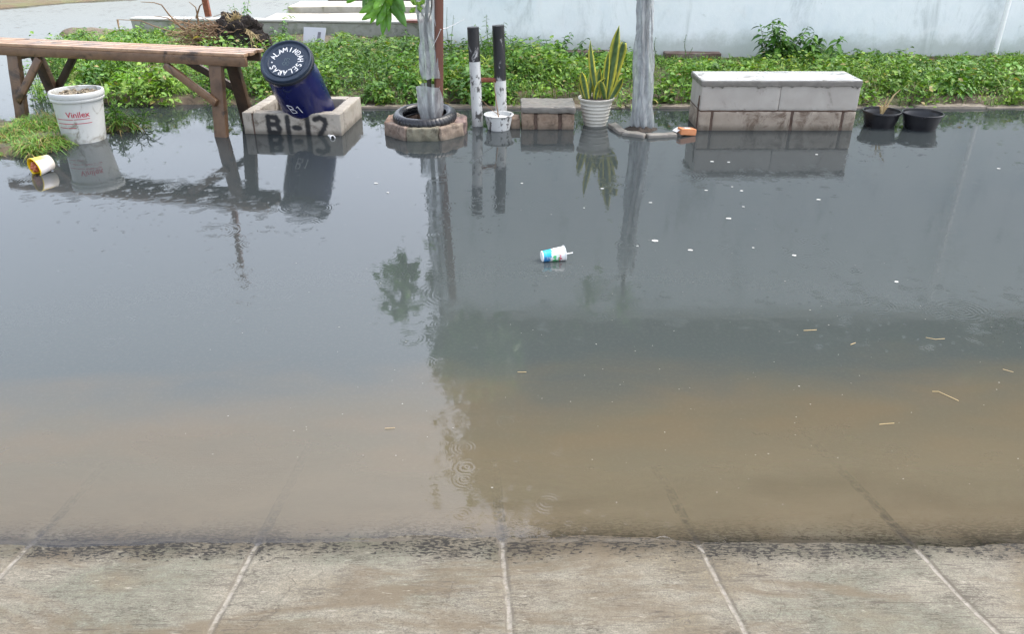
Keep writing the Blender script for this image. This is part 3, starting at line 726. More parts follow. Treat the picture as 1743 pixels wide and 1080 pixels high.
for args in (('low dark tree directly behind the left end of the white wall', .1, 10.1, 3.85, 1.0, .7, 1.15, 8000),
             ('tall dark tree behind the left half of the white wall', 1.55, 10.8, 6.2, 2.2, 1.0, 2.8, 16000),
             ('tall dark tree behind the white wall, in line with the long block seat', 4.7, 10.9, 6.1, 2.4, 1.0, 3.1, 17000),
             ('low unseen tree added between the two taller right hand trees to darken the reflection', 6.3, 10.1, 3.95, 1.5, .7, 1.1, 9000),  # added out of view to close a bright sky gap in the water's reflection
             ('dark tree behind the right end of the white wall', 8.1, 10.8, 6.0, 2.9, 1.0, 3.3, 19000)): big_tree(*args)
def herb(name, label, cat, x, y, z, h, nl, ll, lw_, lean=(0, 0), group=None, stems=1, spread=.06, colr=None, up=(-.3, .5), narrow=.5, kinds=None):
    t = thing(name, label, cat, (x, y, z), group)
    mb = MB(); sets = []
    for s in range(stems):
        ax = random.uniform(-spread, spread); ay = random.uniform(-spread, spread) * .6; hh = h * (1 if s == 0 else random.uniform(.55, .92))
        tx, ty = lean
        pts = []
        for i in range(7):
            u = i / 6; pts.append(Vector((x + ax * (.3 + u) + tx * u * u * h + .01 * math.sin(u * 7 + s), y + ay * (.3 + u) + ty * u * u * h, z - .03 + (hh + .03) * u)))
        tube(mb, pts, [.006 * (1 - .75 * i / 6) for i in range(7)], 6)
        k = max(3, int(nl * hh / h)); b = []; az = []; L = []
        for i in range(k):
            u = .18 + .82 * (i + .5) / k; f = u * 6; i0 = min(5, int(f)); p = pts[i0].lerp(pts[i0 + 1], f - i0)
            b.append(p); az.append(i * 2.4 + s + random.uniform(-.4, .4)); L.append(ll * (1.15 - .55 * u) * random.uniform(.75, 1.2))
        b = np.array([tuple(p) for p in b]); az = np.array(az); L = np.array(L)
        c = pick(k, kinds or [.3, .15, .25, .05, .15, .0, .1]) 
        if colr is not None: c = c * np.array(colr)
        sets.append(leaves(b, az, rng.uniform(up[0], up[1], k), L, L * narrow, c, rng.uniform(-.4, .4, k), droop=.35))
    mb.build('stem', M_['leafstem'], t, smooth=True)
    mesh_from_leaves('foliage', sets, M_['leaf'], parent=t)
    return t
M_['leafstem'] = principled('green stem', [(.08, .13, .03), (.14, .17, .06)], 20, .6, 0)
def herb_px(label, px, ptop, Y, name='weed_plant', cat='weed', **k):
    p = dp(px, ptop, Y); z = float(ground_h(np.array([p.x]), np.array([Y]))[0])
    return herb(name, label, cat, p.x, Y, z, max(.06, p.z - z), **k)
herb_px('tallest pointed dark green weed in front of the white wall, behind the long block seat', 1338, 28, 8.5, nl=26, ll=.14, lw_=.05, stems=10, spread=.22, colr=(.8, .85, 1.1))
herb_px('broad drooping weed just right of the tallest one behind the block seat', 1378, 52, 8.45, nl=26, ll=.14, lw_=.05, stems=11, spread=.24, colr=(.85, .9, 1.1), up=(-.6, .3))
herb_px('rounded bushy weed against the white wall right of the long block seat', 1488, 84, 8.5, nl=26, ll=.10, lw_=.05, stems=18, spread=.34, narrow=.6)
herb_px('spindly weed with one round dark leaf beside the white pipe', 1668, 92, 8.6, nl=10, ll=.06, lw_=.05, stems=3, spread=.12, lean=(.2, 0), colr=(.9, .8, .8))
herb_px('airy upright weed at the right edge in front of the wall', 1738, 88, 8.5, nl=14, ll=.05, lw_=.05, stems=4, spread=.1, colr=(1, .9, .8))
herb_px('thin bare-stemmed weed between wrapped sapling and long block seat', 1173, 58, 8.6, nl=9, ll=.03, lw_=.02, stems=2, spread=.03)
herb_px('slender flowering weed right beside the wrapped sapling in the stone ring', 1122, 62, 8.6, nl=9, ll=.035, lw_=.02, stems=2, spread=.04, colr=(.9, .9, 1.1))
herb_px('feathery light weed above the right striped pipe', 838, 26, 8.4, nl=24, ll=.07, lw_=.02, stems=6, spread=.16, narrow=.25, colr=(1.2, 1.1, 1))
herb_px('dark leafy weed right of the striped pipes', 876, 52, 8.4, nl=20, ll=.09, lw_=.03, stems=9, spread=.26, colr=(.85, .9, 1))
herb_px('spiky topped weed above the small block seat', 945, 57, 8.4, nl=20, ll=.09, lw_=.03, stems=9, spread=.28, colr=(.8, .9, 1.1))
herb_px('weed with drooping leaves behind the potted snake plant', 1030, 68, 8.5, nl=18, ll=.10, lw_=.03, stems=5, spread=.18, colr=(.7, .75, 1))
herb_px('dark weed growing between snake plant and wrapped sapling', 1068, 92, 8.4, nl=16, ll=.07, lw_=.03, stems=4, spread=.12, colr=(.75, .9, 1))
herb_px('thin dry weed right of the red brown stake', 764, 12, 8.3, nl=7, ll=.03, lw_=.03, stems=2, spread=.03, colr=(1, .7, .8))
herb_px('bushy weed just left of the wrapped sapling in the tyre', 705, 52, 8.8, nl=20, ll=.08, lw_=.03, stems=10, spread=.26)
herb_px('leafy weed between right wrapped sapling and long block seat', 1200, 92, 8.3, nl=14, ll=.05, lw_=.03, stems=5, spread=.2, colr=(1.2, 1.15, 1))
herb_px('pale weed climbing over the low wall above the root pile', 398, -8, 10.3, nl=22, ll=.07, lw_=.03, stems=5, spread=.16, name='wall_weed', colr=(.9, 1, 1.6))
herb_px('small broad leafed sprout on the low wall behind the drum', 478, 4, 10.8, nl=10, ll=.11, lw_=.03, stems=2, spread=.1, name='wall_weed', narrow=.3, colr=(1.2, 1.15, 1))
herb_px('dark drooping weed on the low wall left of the white board', 472, 33, 10.3, nl=16, ll=.08, lw_=.03, stems=3, spread=.12, name='wall_weed', colr=(.7, .85, 1.2))
herb_px('bright fern-like weed clump at the left end of the low wall', 222, 40, 9.9, nl=30, ll=.07, lw_=.03, stems=9, spread=.26, narrow=.28, colr=(1.25, 1.15, .9), name='fern_clump', cat='fern')
herb_px('small weed at the water edge right of the striped pot pair', 1647, 160, 6.72, nl=10, ll=.04, lw_=.03, stems=3, spread=.06, colr=(1.1, .9, .8))
herb_px('tuft of thin wet grass in the mud right of the white bucket', 222, 182, 6.0, nl=16, ll=.10, lw_=.03, stems=5, spread=.1, narrow=.1, up=(.1, 1.2), colr=(.9, .9, .9), name='grass_tuft', cat='grass tuft')
herb_px('drooping grass tuft close behind the right side of the white bucket', 183, 168, 5.98, nl=16, ll=.10, lw_=.03, stems=5, spread=.07, narrow=.12, up=(-.2, 1.2), colr=(1.1, 1.1, 1.1), name='grass_tuft', cat='grass tuft')

# ================================================================== OBJECTS
# ---------------- bench
FR = Vector((-1.874, 5.75, 0)); l = Vector((-2.296, .58, 0)); BL = l.length; l.normalize(); mdir = Vector((-l.y, l.x, 0)) * -1
if mdir.y < 0: mdir = -mdir
bench = thing('bench', 'long weathered brown wooden bench with plank top and splayed legs', 'bench', FR + l * (BL / 2) + mdir * .14 + Vector((0, 0, -.05)))
TZ = .585
def bp_(s, d, z): return FR + l * s + mdir * d + Vector((0, 0, z))
PW = .27 / 4
for i in range(4):
    mb = MB(); e0 = [.0, -.012, .01, -.006][i]
    beam(mb, bp_(e0, PW * (i + .5), TZ - .0125 - (.0 if i else .0)), bp_(BL + e0, PW * (i + .5), TZ - .0125), PW - .012, .022, up=Vector((0, 0, 1)), r=.002, res=.12, amp=.0008, seed=i, c=[(2.5, 2.4, 2.35), (2.0, 1.9, 1.85), (2.7, 2.6, 2.6), (2.2, 2.1, 2.0)][i])
    mb.build('plank', M_['wood'], bench, smooth=True)
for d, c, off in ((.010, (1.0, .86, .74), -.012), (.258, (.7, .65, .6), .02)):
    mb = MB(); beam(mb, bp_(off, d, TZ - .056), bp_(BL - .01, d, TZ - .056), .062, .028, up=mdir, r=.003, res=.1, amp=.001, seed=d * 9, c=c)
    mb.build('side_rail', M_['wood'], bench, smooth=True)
def leg(s, front, zb, shade):
    d0 = .045 if front else .225; d1 = -.055 if front else .36
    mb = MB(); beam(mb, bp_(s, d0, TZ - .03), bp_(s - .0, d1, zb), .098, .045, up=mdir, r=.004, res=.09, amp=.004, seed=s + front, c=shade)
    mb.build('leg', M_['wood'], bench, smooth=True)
def brace(s0, z0, s1, front, shade):
    t = (TZ - .03 - z0) / (TZ + .05); d0 = (.045 if front else .225) + ((-.1) if front else .135) * t
    off = -.036 if front else .036
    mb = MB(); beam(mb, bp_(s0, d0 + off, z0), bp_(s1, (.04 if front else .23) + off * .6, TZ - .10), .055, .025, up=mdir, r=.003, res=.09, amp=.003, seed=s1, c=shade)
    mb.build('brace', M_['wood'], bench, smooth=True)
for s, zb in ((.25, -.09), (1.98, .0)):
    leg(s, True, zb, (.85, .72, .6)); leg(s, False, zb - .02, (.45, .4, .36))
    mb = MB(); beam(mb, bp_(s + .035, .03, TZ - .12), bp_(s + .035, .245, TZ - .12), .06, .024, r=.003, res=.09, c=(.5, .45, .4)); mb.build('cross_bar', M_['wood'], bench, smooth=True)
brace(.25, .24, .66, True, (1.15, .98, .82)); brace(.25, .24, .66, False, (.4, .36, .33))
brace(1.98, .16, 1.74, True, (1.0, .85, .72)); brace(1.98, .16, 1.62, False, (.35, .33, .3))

# ---------------- white bucket
def bend_text(mb, body, size, Rf, cx, cy, z0, ang0, bold=.0, shear=0, lift=.0012, dtilt=0):
    cu = bpy.data.curves.new('tmp', 'FONT'); cu.body = body; cu.size = size; cu.offset = bold; cu.shear = shear; cu.resolution_u = 3
    ob = bpy.data.objects.new('tmp', cu); col.objects.link(ob)
    dg = bpy.context.evaluated_depsgraph_get(); me = bpy.data.meshes.new_from_object(ob.evaluated_get(dg))
    bm = bmesh.new(); bm.from_mesh(me); bmesh.ops.triangulate(bm, faces=bm.faces)
    bmesh.ops.subdivide_edges(bm, edges=[e for e in bm.edges if e.calc_length() > size * .15], cuts=2)
    w_ = max(v.co.x for v in bm.verts); vs = []
    for v in bm.verts:
        z = z0 + v.co.y; r = Rf(z) + lift; a = ang0 + v.co.x / Rf(z)
        vs.append((cx + r * math.cos(a) + dtilt * z, cy + r * math.sin(a), z))
    bm.verts.index_update()
    mb.add(vs, [tuple(q.index for q in f.verts) for f in bm.faces]); bm.free()
    bpy.data.objects.remove(ob); bpy.data.curves.remove(cu); bpy.data.meshes.remove(me)
    return w_
bx, by = -3.095, 5.70; TL = .06
bucket = thing('bucket', 'dirty white plastic paint bucket with red lettering, full of rubble, beside the bench', 'bucket', (bx, by, -.03))
Mb = T((bx, by, 0)); Mb[0][2] = TL
Rf = lambda z: .142 + (z / .35) * .026
prof = [(.01, -.03), (.138, -.03), (.142, 0)] + [(Rf(z), z) for z in np.linspace(.02, .285, 12)] + [(.172, .287), (.176, .292), (.176, .303), (.172, .307), (.171, .312), (.179, .316), (.181, .325), (.18, .343), (.177, .350), (.171, .352), (.165, .349), (.162, .33), (.158, .25), (.155, .2)]
mb = MB(); lathe(mb, prof, Mb, 64); mb.build('body', M_['whiteplastic'], bucket, smooth=True)
mb = MB(); lathe(mb, [(.160, .312), (.13, .320), (.09, .325), (.04, .318), (.001, .321)], Mb, 48, fn=lambda a, r, h: (r, h + .014 * noise.noise(Vector((r * 40 * math.cos(a), r * 40 * math.sin(a), 2)))))
for i in range(70):
    a = random.uniform(0, 6.28); r = .145 * math.sqrt(random.random()); s = random.uniform(.006, .017)
    rbox(mb, T((bx + TL * .3 + r * math.cos(a), by + r * math.sin(a), .324)) @ Matrix.Rotation(random.uniform(0, 6), 4, (random.random(), random.random(), random.random() + .1)), (s, s * .7, s * .5), r=.002, res=.05, c=(1, 1, 1))
mb.build('rubble_fill', M_['debris'], bucket)
mb = MB(); wid = .115; a0 = -math.pi / 2 - .13
bend_text(mb, 'Vinilex', .056, Rf, bx, by, .190, a0, bold=.0007, dtilt=TL)
mb.build('lettering', M_['redink'], bucket)
for k, (z, segs) in enumerate([(.176, ((-.75, .14), (.17, .85))), (.146, ((-.72, .12), (.18, .92))), (.116, ((-.68, -.20), (-.16, .2)))]):
    for (s0, s1) in segs:
        mb = MB(); vs = []; fs = []; n = 14
        for i in range(n + 1):
            a = -math.pi / 2 + s0 + (s1 - s0) * i / n; zz = z
            for dz in (-.0022, .0022):
                r = Rf(zz + dz) + .0012; vs.append((bx + r * math.cos(a) + TL * zz, by + r * math.sin(a), zz + dz))
        for i in range(n): fs.append((2 * i, 2 * i + 2, 2 * i + 3, 2 * i + 1))
        mb.add(vs, fs); mb.build('stripe', M_['redink'], bucket)

# ---------------- small yellow cup in the grass edge
c0 = gp(57, 286, .045); c0.z = .045
cup = thing('snack_cup', 'small yellow printed cup lying open in the water at the grass edge', 'cup', (c0.x, c0.y, 0))
ax = Vector((.5, .85, .1)).normalized(); Mc = frame(ax).to_4x4(); Mc.translation = c0
mb = MB(); pr = [(.060, .0), (.063, .002), (.063, .006), (.060, .008), (.055, .05), (.047, .112), (.044, .115), (.002, .115)]
cs = []
mbv = MB(); lathe(mbv, pr, Mc, 40)
for i, (r, h) in enumerate(pr):
    for k in range(40):
        a = 2 * math.pi * k / 40
        if h < .007: c = (.85, .62, .02)
        elif h > .1: c = (.55, .5, .42)
        else: c = (.75, .72, .72) if 14 < k < 32 else (.85, .6, .05)
        cs.append((*c, 1))
mbv.c = cs; mbv.build('cup_body', M_['vcol'], cup, smooth=True)
mb = MB(); lathe(mb, [(.060, .001), (.055, .004), (.050, .05), (.045, .10), (.001, .10)], Mc, 40, c=(.9, .62, .01)); mb.build('lining', M_['vcol'], cup, smooth=True)
LO = (Mc.to_3x3().inverted() @ Vector((-1, 0, -.2))).normalized() * .022; LO.z = 0
mb = MB()
for i in range(26):
    a = random.uniform(0, 6.28); r = .026 * math.sqrt(random.random())
    p = Mc @ (Vector((r * math.cos(a), r * math.sin(a), random.uniform(.012, .03))) + LO)
    rbox(mb, T(p) @ Matrix.Rotation(random.random() * 6, 4, (random.random(), 1, .3)), (.014, .01, .007), r=.004, res=.05, c=(.55, .16, .08))
mb.build('leftover', M_['vcol'], cup, smooth=True)

# ---------------- concrete block planter of the drum
def paint_face(mb_, origin_, ex, ez, W, Hh, base, nx, nz, strokes, soft, ink, lift):
    pass
fl, fr = gp(417, 227.5), gp(582, 231); bd = Vector((fr.x - fl.x, fr.y - fl.y, 0)); FW = bd.length; bd.normalize(); bk = Vector((-bd.y, bd.x, 0))
pl = thing('block_planter', 'square frame of pale concrete blocks holding the blue drum, sprayed black number on front', 'planter', (fl + fr) / 2 + bk * .33 + Vector((0, 0, -.06)))
PH = .157; TK = .088; PD = .60
def pb(s, d, z): return fl + bd * s + bk * d + Vector((0, 0, z))
ang = math.atan2(bd.y, bd.x)
def seg_d(px, pz, a, b):
    ax_, az_ = a; bx_, bz_ = b; dx, dz = bx_ - ax_, bz_ - az_; L2 = dx * dx + dz * dz + 1e-9
    t = np.clip(((px - ax_) * dx + (pz - az_) * dz) / L2, 0, 1)
    return np.hypot(px - ax_ - t * dx, pz - az_ - t * dz)
# front block faces: dense grid so that the sprayed paint can have soft edges
def px2s(px): return (px - 417) / (582 - 417) * FW
JS = px2s(434)
STR = []
def poly(pts, closed=False):
    for a_, b_ in zip(pts[:-1], pts[1:]): STR.append((a_, b_))
zt, zb_ = .128, .012
sB0, sB1 = px2s(460), px2s(476)
poly([(sB0, zb_), (sB0, zt)]); poly([(sB0, zt), (sB1 - .01, zt - .003), (sB1 + .004, zt - .03), (sB1 - .012, .072)]); poly([(sB0, .072), (sB1 - .012, .072), (sB1 + .01, .04), (sB1 - .003, zb_)]); poly([(sB0, zb_), (sB1 - .003, zb_)])
s1 = px2s(492.5); poly([(s1, zb_), (s1, zt)])
sd0 = px2s(503); poly([(sd0, .052), (px2s(512), .05)])
s1 = px2s(526); poly([(s1, zb_ - .01), (s1, zt)])
s2a, s2b = px2s(539), px2s(555); poly([(s2a, zt - .012), ((s2a + s2b) / 2, zt), (s2b, zt - .014), (s2b + .006, .085), (s2b - .012, .045), (s2a + .028, .005)])
def front_block(s0, s1_, name, seed):
    """block with a finely divided front face carrying the spray paint as vertex colour"""
    mb = MB()
    rbox(mb, (Matrix.Translation(pb((s0 + s1_) / 2, TK / 2, PH / 2 - .05)) @ Matrix.Rotation(ang, 4, 'Z')), ((s1_ - s0) / 2, TK / 2, PH / 2 + .05), r=.005, res=.0055 * 3, amp=.003, nscale=18, seed=seed, c=(1, 1, 1), chip=.01)
    V = np.array(mb.v); rel = V - np.array(fl); s = rel[:, 0] * bd.x + rel[:, 1] * bd.y; d = rel[:, 0] * bk.x + rel[:, 1] * bk.y; z = V[:, 2]
    mb.c = [(1, 1, 1, 1)] * len(mb.v)
    return mb
def spray(mb):
    V = np.array(mb.v); rel = V - np.array(fl); s = rel[:, 0] * bd.x + rel[:, 1] * bd.y; d = rel[:, 0] * bk.x + rel[:, 1] * bk.y; z = V[:, 2]
    dist = np.full(len(V), 9.0)
    for a_, b_ in STR: dist = np.minimum(dist, seg_d(s, z, a_, b_))
    nn = np.array([noise.noise(Vector((a_ * 60, b_ * 60, 0))) for a_, b_ in zip(s, z)])
    k = 1 - sstep(.012, .027, dist + nn * .005); k = np.where(d < .01, k, k * .0)
    cc = 1 - k[:, None] * np.array([.95, .945, .93]); mb.c = [(*q, 1) for q in cc.tolist()]
def fine_block(s0, s1_, seed):
    mb = MB()
    # shell of the block
    rbox(mb, (Matrix.Translation(pb((s0 + s1_) / 2, TK / 2, PH / 2 - .05)) @ Matrix.Rotation(ang, 4, 'Z')), ((s1_ - s0) / 2, TK / 2, PH / 2 + .05), r=.005, res=.007, amp=.0028, nscale=18, seed=seed, chip=.01)
    spray(mb); return mb
fine_block(.0, JS - .004, 1).build('block', M_['block'], pl, smooth=True)
fine_block(JS + .004, FW, 2).build('block', M_['block'], pl, smooth=True)
mb = MB(); beam(mb, pb(JS, .006, -.06), pb(JS, .006, PH - .006), .012, .012, r=.001, res=.1); mb.build('mortar_joint', M_['mortar'], pl)
for (s0, s1_, d0, d1, sd_) in ((0, TK, TK + .004, PD, 5), (FW - TK, FW, TK + .004, PD, 6), (TK + .004, FW - TK - .004, PD - TK, PD, 7)):
    mb = MB(); rbox(mb, Matrix.Translation(pb((s0 + s1_) / 2, (d0 + d1) / 2, PH / 2 - .05)) @ Matrix.Rotation(ang, 4, 'Z'), ((s1_ - s0) / 2, (d1 - d0) / 2, PH / 2 + .05), r=.006, res=.03, amp=.004, nscale=16, seed=sd_, chip=.01)
    mb.build('block', M_['block'], pl, smooth=True)

# ---------------- blue drum
LC = Vector((0, 5.71, .545)); LC = dp(487, 104, 5.70)
axis = Vector((.05, .46, -.545)).normalized(); nrm = -axis
u_ = Vector((1, 0, 0)); u_ = (u_ - nrm * u_.dot(nrm)).normalized(); v_ = nrm.cross(u_)
Md = Matrix((u_, v_, nrm)).transposed().to_4x4(); Md.translation = LC
drum = thing('drum', 'tilted dark blue plastic drum with white lettering round its slate lid', 'drum', LC + axis * .74)
mb = MB(); lathe(mb, [(.172, -.03), (.173, -.06), (.168, -.075), (.170, -.10), (.180, -.15), (.182, -.22), (.184, -.3), (.183, -.42), (.182, -.55), (.176, -.66), (.168, -.72), (.155, -.74), (.001, -.74)], Md, 64); mb.build('body', M_['bluedrum'], drum, smooth=True)
mb = MB(); lid_p = [(.001, .0), (.06, .0), (.123, .0), (.127, .004), (.133, .004), (.137, -.003), (.160, -.004), (.164, .004), (.168, .010), (.174, .0105), (.178, .008), (.180, .0), (.180, -.02)]
lathe(mb, lid_p, Md, 72); lidob = mb.build('lid', M_['lid'], drum, smooth=True)
mb = MB(); lathe(mb, [(.176, -.012), (.186, -.014), (.189, -.02), (.189, -.034), (.184, -.04), (.176, -.042)], Md, 72); mb.build('clamp_ring', M_['ringdark'], drum, smooth=True)
FONT = {'A': [[(0, 0), (.3, 1), (.6, 0)], [(.12, .38), (.48, .38)]], 'L': [[(.05, 1), (0, 0), (.5, .02)]], 'M': [[(0, 0), (.08, 1), (.36, .35), (.66, 1), (.74, 0)]],
 'I': [[(.12, 0), (.12, 1)]], 'N': [[(0, 0), (.02, 1), (.5, .02), (.52, 1)]], 'D': [[(0, 0), (.02, 1), (.38, .85), (.52, .5), (.38, .14), (0, 0)]],
 'H': [[(0, 0), (.02, 1)], [(.5, 0), (.52, 1)], [(0, .5), (.5, .5)]], 'S': [[(.5, .86), (.25, 1), (.02, .8), (.12, .56), (.42, .44), (.5, .2), (.26, 0), (0, .14)]],
 'E': [[(.5, 1), (0, 1), (0, 0), (.5, 0)], [(0, .52), (.4, .52)]], 'R': [[(0, 0), (0, 1), (.42, .9), (.46, .62), (0, .5), (.52, 0)]],
 'B': [[(0, 0), (0, 1), (.42, .92), (.44, .6), (0, .5), (.5, .42), (.5, .1), (0, 0)]], '1': [[(.0, .8), (.22, 1), (.22, 0)]]}
def stroke_letters(mb, ch, place, size, rad):
    for st in FONT[ch]:
        pts = [place((p[0] - .28) * size, (p[1] - .5) * size) for p in st]
        out = []
        for a_, b_ in zip(pts[:-1], pts[1:]): out += [a_, a_.lerp(b_, .5)]
        out.append(pts[-1]); tube(mb, out, [rad * random.uniform(.8, 1.15) for _ in out], 6, flat=nrm)
def ring_text(txt, deg0, deg1, Rr, size):
    mb = MB(); n = len(txt)
    for i, ch in enumerate(txt):
        d = R(deg0 + (deg1 - deg0) * i / (n - 1)); cc, ss = math.sin(d), math.cos(d)       # clockwise from twelve o'clock
        rr = Rr + random.uniform(-.002, .002); tw = random.uniform(-.12, .12)
        ox, oy = cc * rr, ss * rr; rx, ry = math.cos(d + tw), -math.sin(d + tw); ux_, uy_ = math.sin(d + tw), math.cos(d + tw)
        def place(a_, b_): return Md @ Vector((ox + rx * a_ + ux_ * b_, oy + ry * a_ + uy_ * b_, .0015))
        stroke_letters(mb, ch, place, size, .0034)
    mb.build('lettering', M_['whitepaint'], lidob, smooth=True)
lidob.location = (0, 0, 0)
ring_text('ALAM', -68, -12, .102, .041); ring_text('INDAH', 17, 90, .102, .040); ring_text('SELARAS', 114, 242, .102, .040)
mb = MB(); lathe(mb, [(.001, .004), (.005, .003), (.006, 0)], Md @ T((math.sin(R(-93)) * .1, math.cos(R(-93)) * .1, 0)), 12); mb.build('lettering', M_['whitepaint'], lidob, smooth=True)
# faint moulded mark in the middle of the lid
mb = MB(); fm = M_['faint'] = principled('faint moulded mark', [(.05, .085, .105), (.075, .12, .14)], 30, .5, 0)
for (cx_, cy_) in ((.012, .012), (.012, -.022), (-.012, -.02)):
    pts = [Md @ Vector((cx_ + .011 * math.cos(a_), cy_ + .014 * math.sin(a_), .0008)) for a_ in np.linspace(0, 5.6, 9)]; tube(mb, pts, .0022, 5, flat=nrm)
tube(mb, [Md @ Vector((-.012, .0, .0008)), Md @ Vector((-.008, .026, .0008))], .0022, 5, flat=nrm)
mb.build('moulded_mark', fm, lidob, smooth=True)
# painted B 1 on the flank
for ch, a0_, ht in (('B', -.22, .085), ('1', .10, .075)):
    mb = MB()
    def place(a_, b_, a0_=a0_):
        an = -math.pi / 2 + a0_ + a_ / .183 - b_ * 1.2; return Md @ Vector((.1835 * math.cos(an), .1835 * math.sin(an), -.30 + b_))
    for st in FONT[ch]:
        pts = [place((p[0] - .2) * ht * .9, (p[1] - .5) * ht) for p in st]; out = []
        for q0, q1 in zip(pts[:-1], pts[1:]): out += [q0.lerp(q1, k / 4) for k in range(4)]
        out.append(pts[-1]); tube(mb, out, .0032, 6)
    mb.build('lettering', M_['whitepaint'], drum, smooth=True)
mb = MB(); pts = [Md @ Vector((.181 * math.cos(-1.57 + a_), .181 * math.sin(-1.57 + a_), z_)) for a_, z_ in ((-.16, -.075), (-.13, -.092), (.0, -.105), (.13, -.092), (.16, -.075))]; tube(mb, pts, .002, 6); mb.build('moulded_tab', M_['lid'], drum, smooth=True)

# ---------------- pvc pipe end at the planter
a = gp(566, 233, .01); pc = Vector((a.x, a.y, .004))
pv = Vector((-.25, .9, .0)).normalized()
Mp = frame(Vector((.45, -.9, .12)).normalized()).to_4x4(); Mp.translation = pc
mb = MB(); lathe(mb, [(.014, -.10), (.014, -.012), (.0185, -.012), (.0185, .006), (.0145, .007), (.0135, -.02), (.0135, -.1)], Mp, 24)
o = mb.build('pipe_end', M_['pipe'], None, pc, True); tag(o, 'short white pvc pipe end in the water before the block planter', 'pipe')

# ---------------- octagonal brick ring
rc = Vector((dp(725, 200, 5.93).x, 5.94, 0)); RO = .325; RH = .092
ring = thing('brick_ring', 'octagonal ring of rough tan bricks round the tyre', 'planter ring', (rc.x, rc.y, -.06))
for i in range(8):
    a0_ = R(22.5 + 45 * i); a1_ = R(22.5 + 45 * (i + 1)); am = (a0_ + a1_) / 2; half = RO * math.sin(R(22.5)); ap = RO * math.cos(R(22.5)) - .045
    p = rc + Vector((math.cos(am), math.sin(am), 0)) * ap
    mb = MB(); rbox(mb, T((p.x, p.y, RH / 2 - .04)) @ Matrix.Rotation(am + math.pi / 2 + random.uniform(-.03, .03), 4, 'Z') @ Matrix.Rotation(random.uniform(-.02, .02), 4, 'X'), (half - .009, .044, RH / 2 + .04 + random.uniform(-.004, .004)), r=.008, res=.014, amp=.010, nscale=16, seed=i * 3, chip=.02, c=(random.uniform(.8, 1.15), random.uniform(.82, 1.1), random.uniform(.8, 1.1)))
    mb.build('brick', M_['brickblock'], ring, smooth=True)
mb = MB(); lathe(mb, [(.001, .03), (.1, .035), (.2, .03), (.27, .02)], T(rc), 32, fn=lambda a, r, h: (r, h + .015 * noise.noise(Vector((r * 20 * math.cos(a), r * 20 * math.sin(a), 0))))); mb.build('soil_fill', M_['potsoil'], ring, smooth=True)
# ---------------- tyre
tyc = Vector((dp(723, 204, 5.88).x, 5.90, .118))
Mt = T(tyc) @ Matrix.Rotation(R(5), 4, 'X') @ Matrix.Rotation(R(-1.5), 4, 'Y')
tyre = thing('tyre', 'black motorcycle tyre lying on the brick ring round the sapling', 'tyre', (tyc.x, tyc.y, .08))
prof = []; 
for i in range(21):
    a_ = R(-70 + 320 * i / 20); prof.append((.198 + .040 * math.sin(a_ + R(20)) , .042 * math.cos(a_ + R(20)) * .95))
prof = [(.198 - .036 * math.cos(t_), .040 * math.sin(t_)) for t_ in np.linspace(R(35), R(325), 22)]
prof = prof[::-1]
def tread(a, r, h):
    if r > .205 and abs(h) < .034: 
        g = math.sin(a * 44 + (h * 60)); g2 = abs(h) < .003
        if g > .55 or g2: return (r - .0035, h)
    return (r, h)
mb = MB(); lathe(mb, prof, Mt, 300, fn=tread); mb.build('casing', M_['rubber'], tyre, smooth=True, weld=True, solid=.006)
mb = MB()
for sg in (-1, 1): tube(mb, [Mt @ Vector((.168 * math.cos(a_), .168 * math.sin(a_), sg * .024)) for a_ in np.linspace(0, 2 * math.pi, 49)], .006, 8, cap=False)
mb.build('bead', M_['rubber'], tyre, smooth=True)

# ---------------- wrapped saplings
def sleeve(mb, rows, nseg=40, crinkle=.012, seed=0, arc=(0, 2 * math.pi)):
    """rows: (center Vector, rx, ry)"""
    vs = []; fs = []
    closed = abs(arc[1] - arc[0]) > 6.2
    m = nseg if closed else nseg + 1
    for i, (c, rx, ry) in enumerate(rows):
        for k in range(m):
            a_ = arc[0] + (arc[1] - arc[0]) * k / nseg
            f = 1 + .26 * crinkle / .012 * noise.noise(Vector((math.cos(a_) * 2.2 + seed, math.sin(a_) * 2.2, c.z * 3.0))) + .16 * noise.noise(Vector((math.cos(a_) * 7 + seed, math.sin(a_) * 7, c.z * 9)))
            f += .05 * math.sin(a_ * 9 + seed + c.z * 4)
            f -= .30 * max(0, .22 - abs(noise.noise(Vector((math.cos(a_) * 2.6, math.sin(a_) * 2.6 + seed, c.z * 5 + a_))))) * 2
            vs.append(c + Vector((rx * f * math.cos(a_), ry * f * math.sin(a_), .006 * math.sin(a_ * 3 + seed) if i in (0, len(rows) - 1) else 0)))
    for i in range(len(rows) - 1):
        for k in range(nseg):
            k2 = (k + 1) % m
            fs.append((i * m + k, i * m + k2, (i + 1) * m + k2, (i + 1) * m + k))
    mb.add(vs, fs)
def rows_between(x0, z0, r0, x1, z1, r1, Y, n, flat=.8, Y1=None):
    out = []
    for i in range(n + 1):
        u = i / n; out.append((Vector((x0 + (x1 - x0) * u, Y + ((Y1 or Y) - Y) * u, z0 + (z1 - z0) * u)), r0 + (r1 - r0) * u, (r0 + (r1 - r0) * u) * flat))
    return out
sy = 5.93; sx = dp(735, 200, sy).x
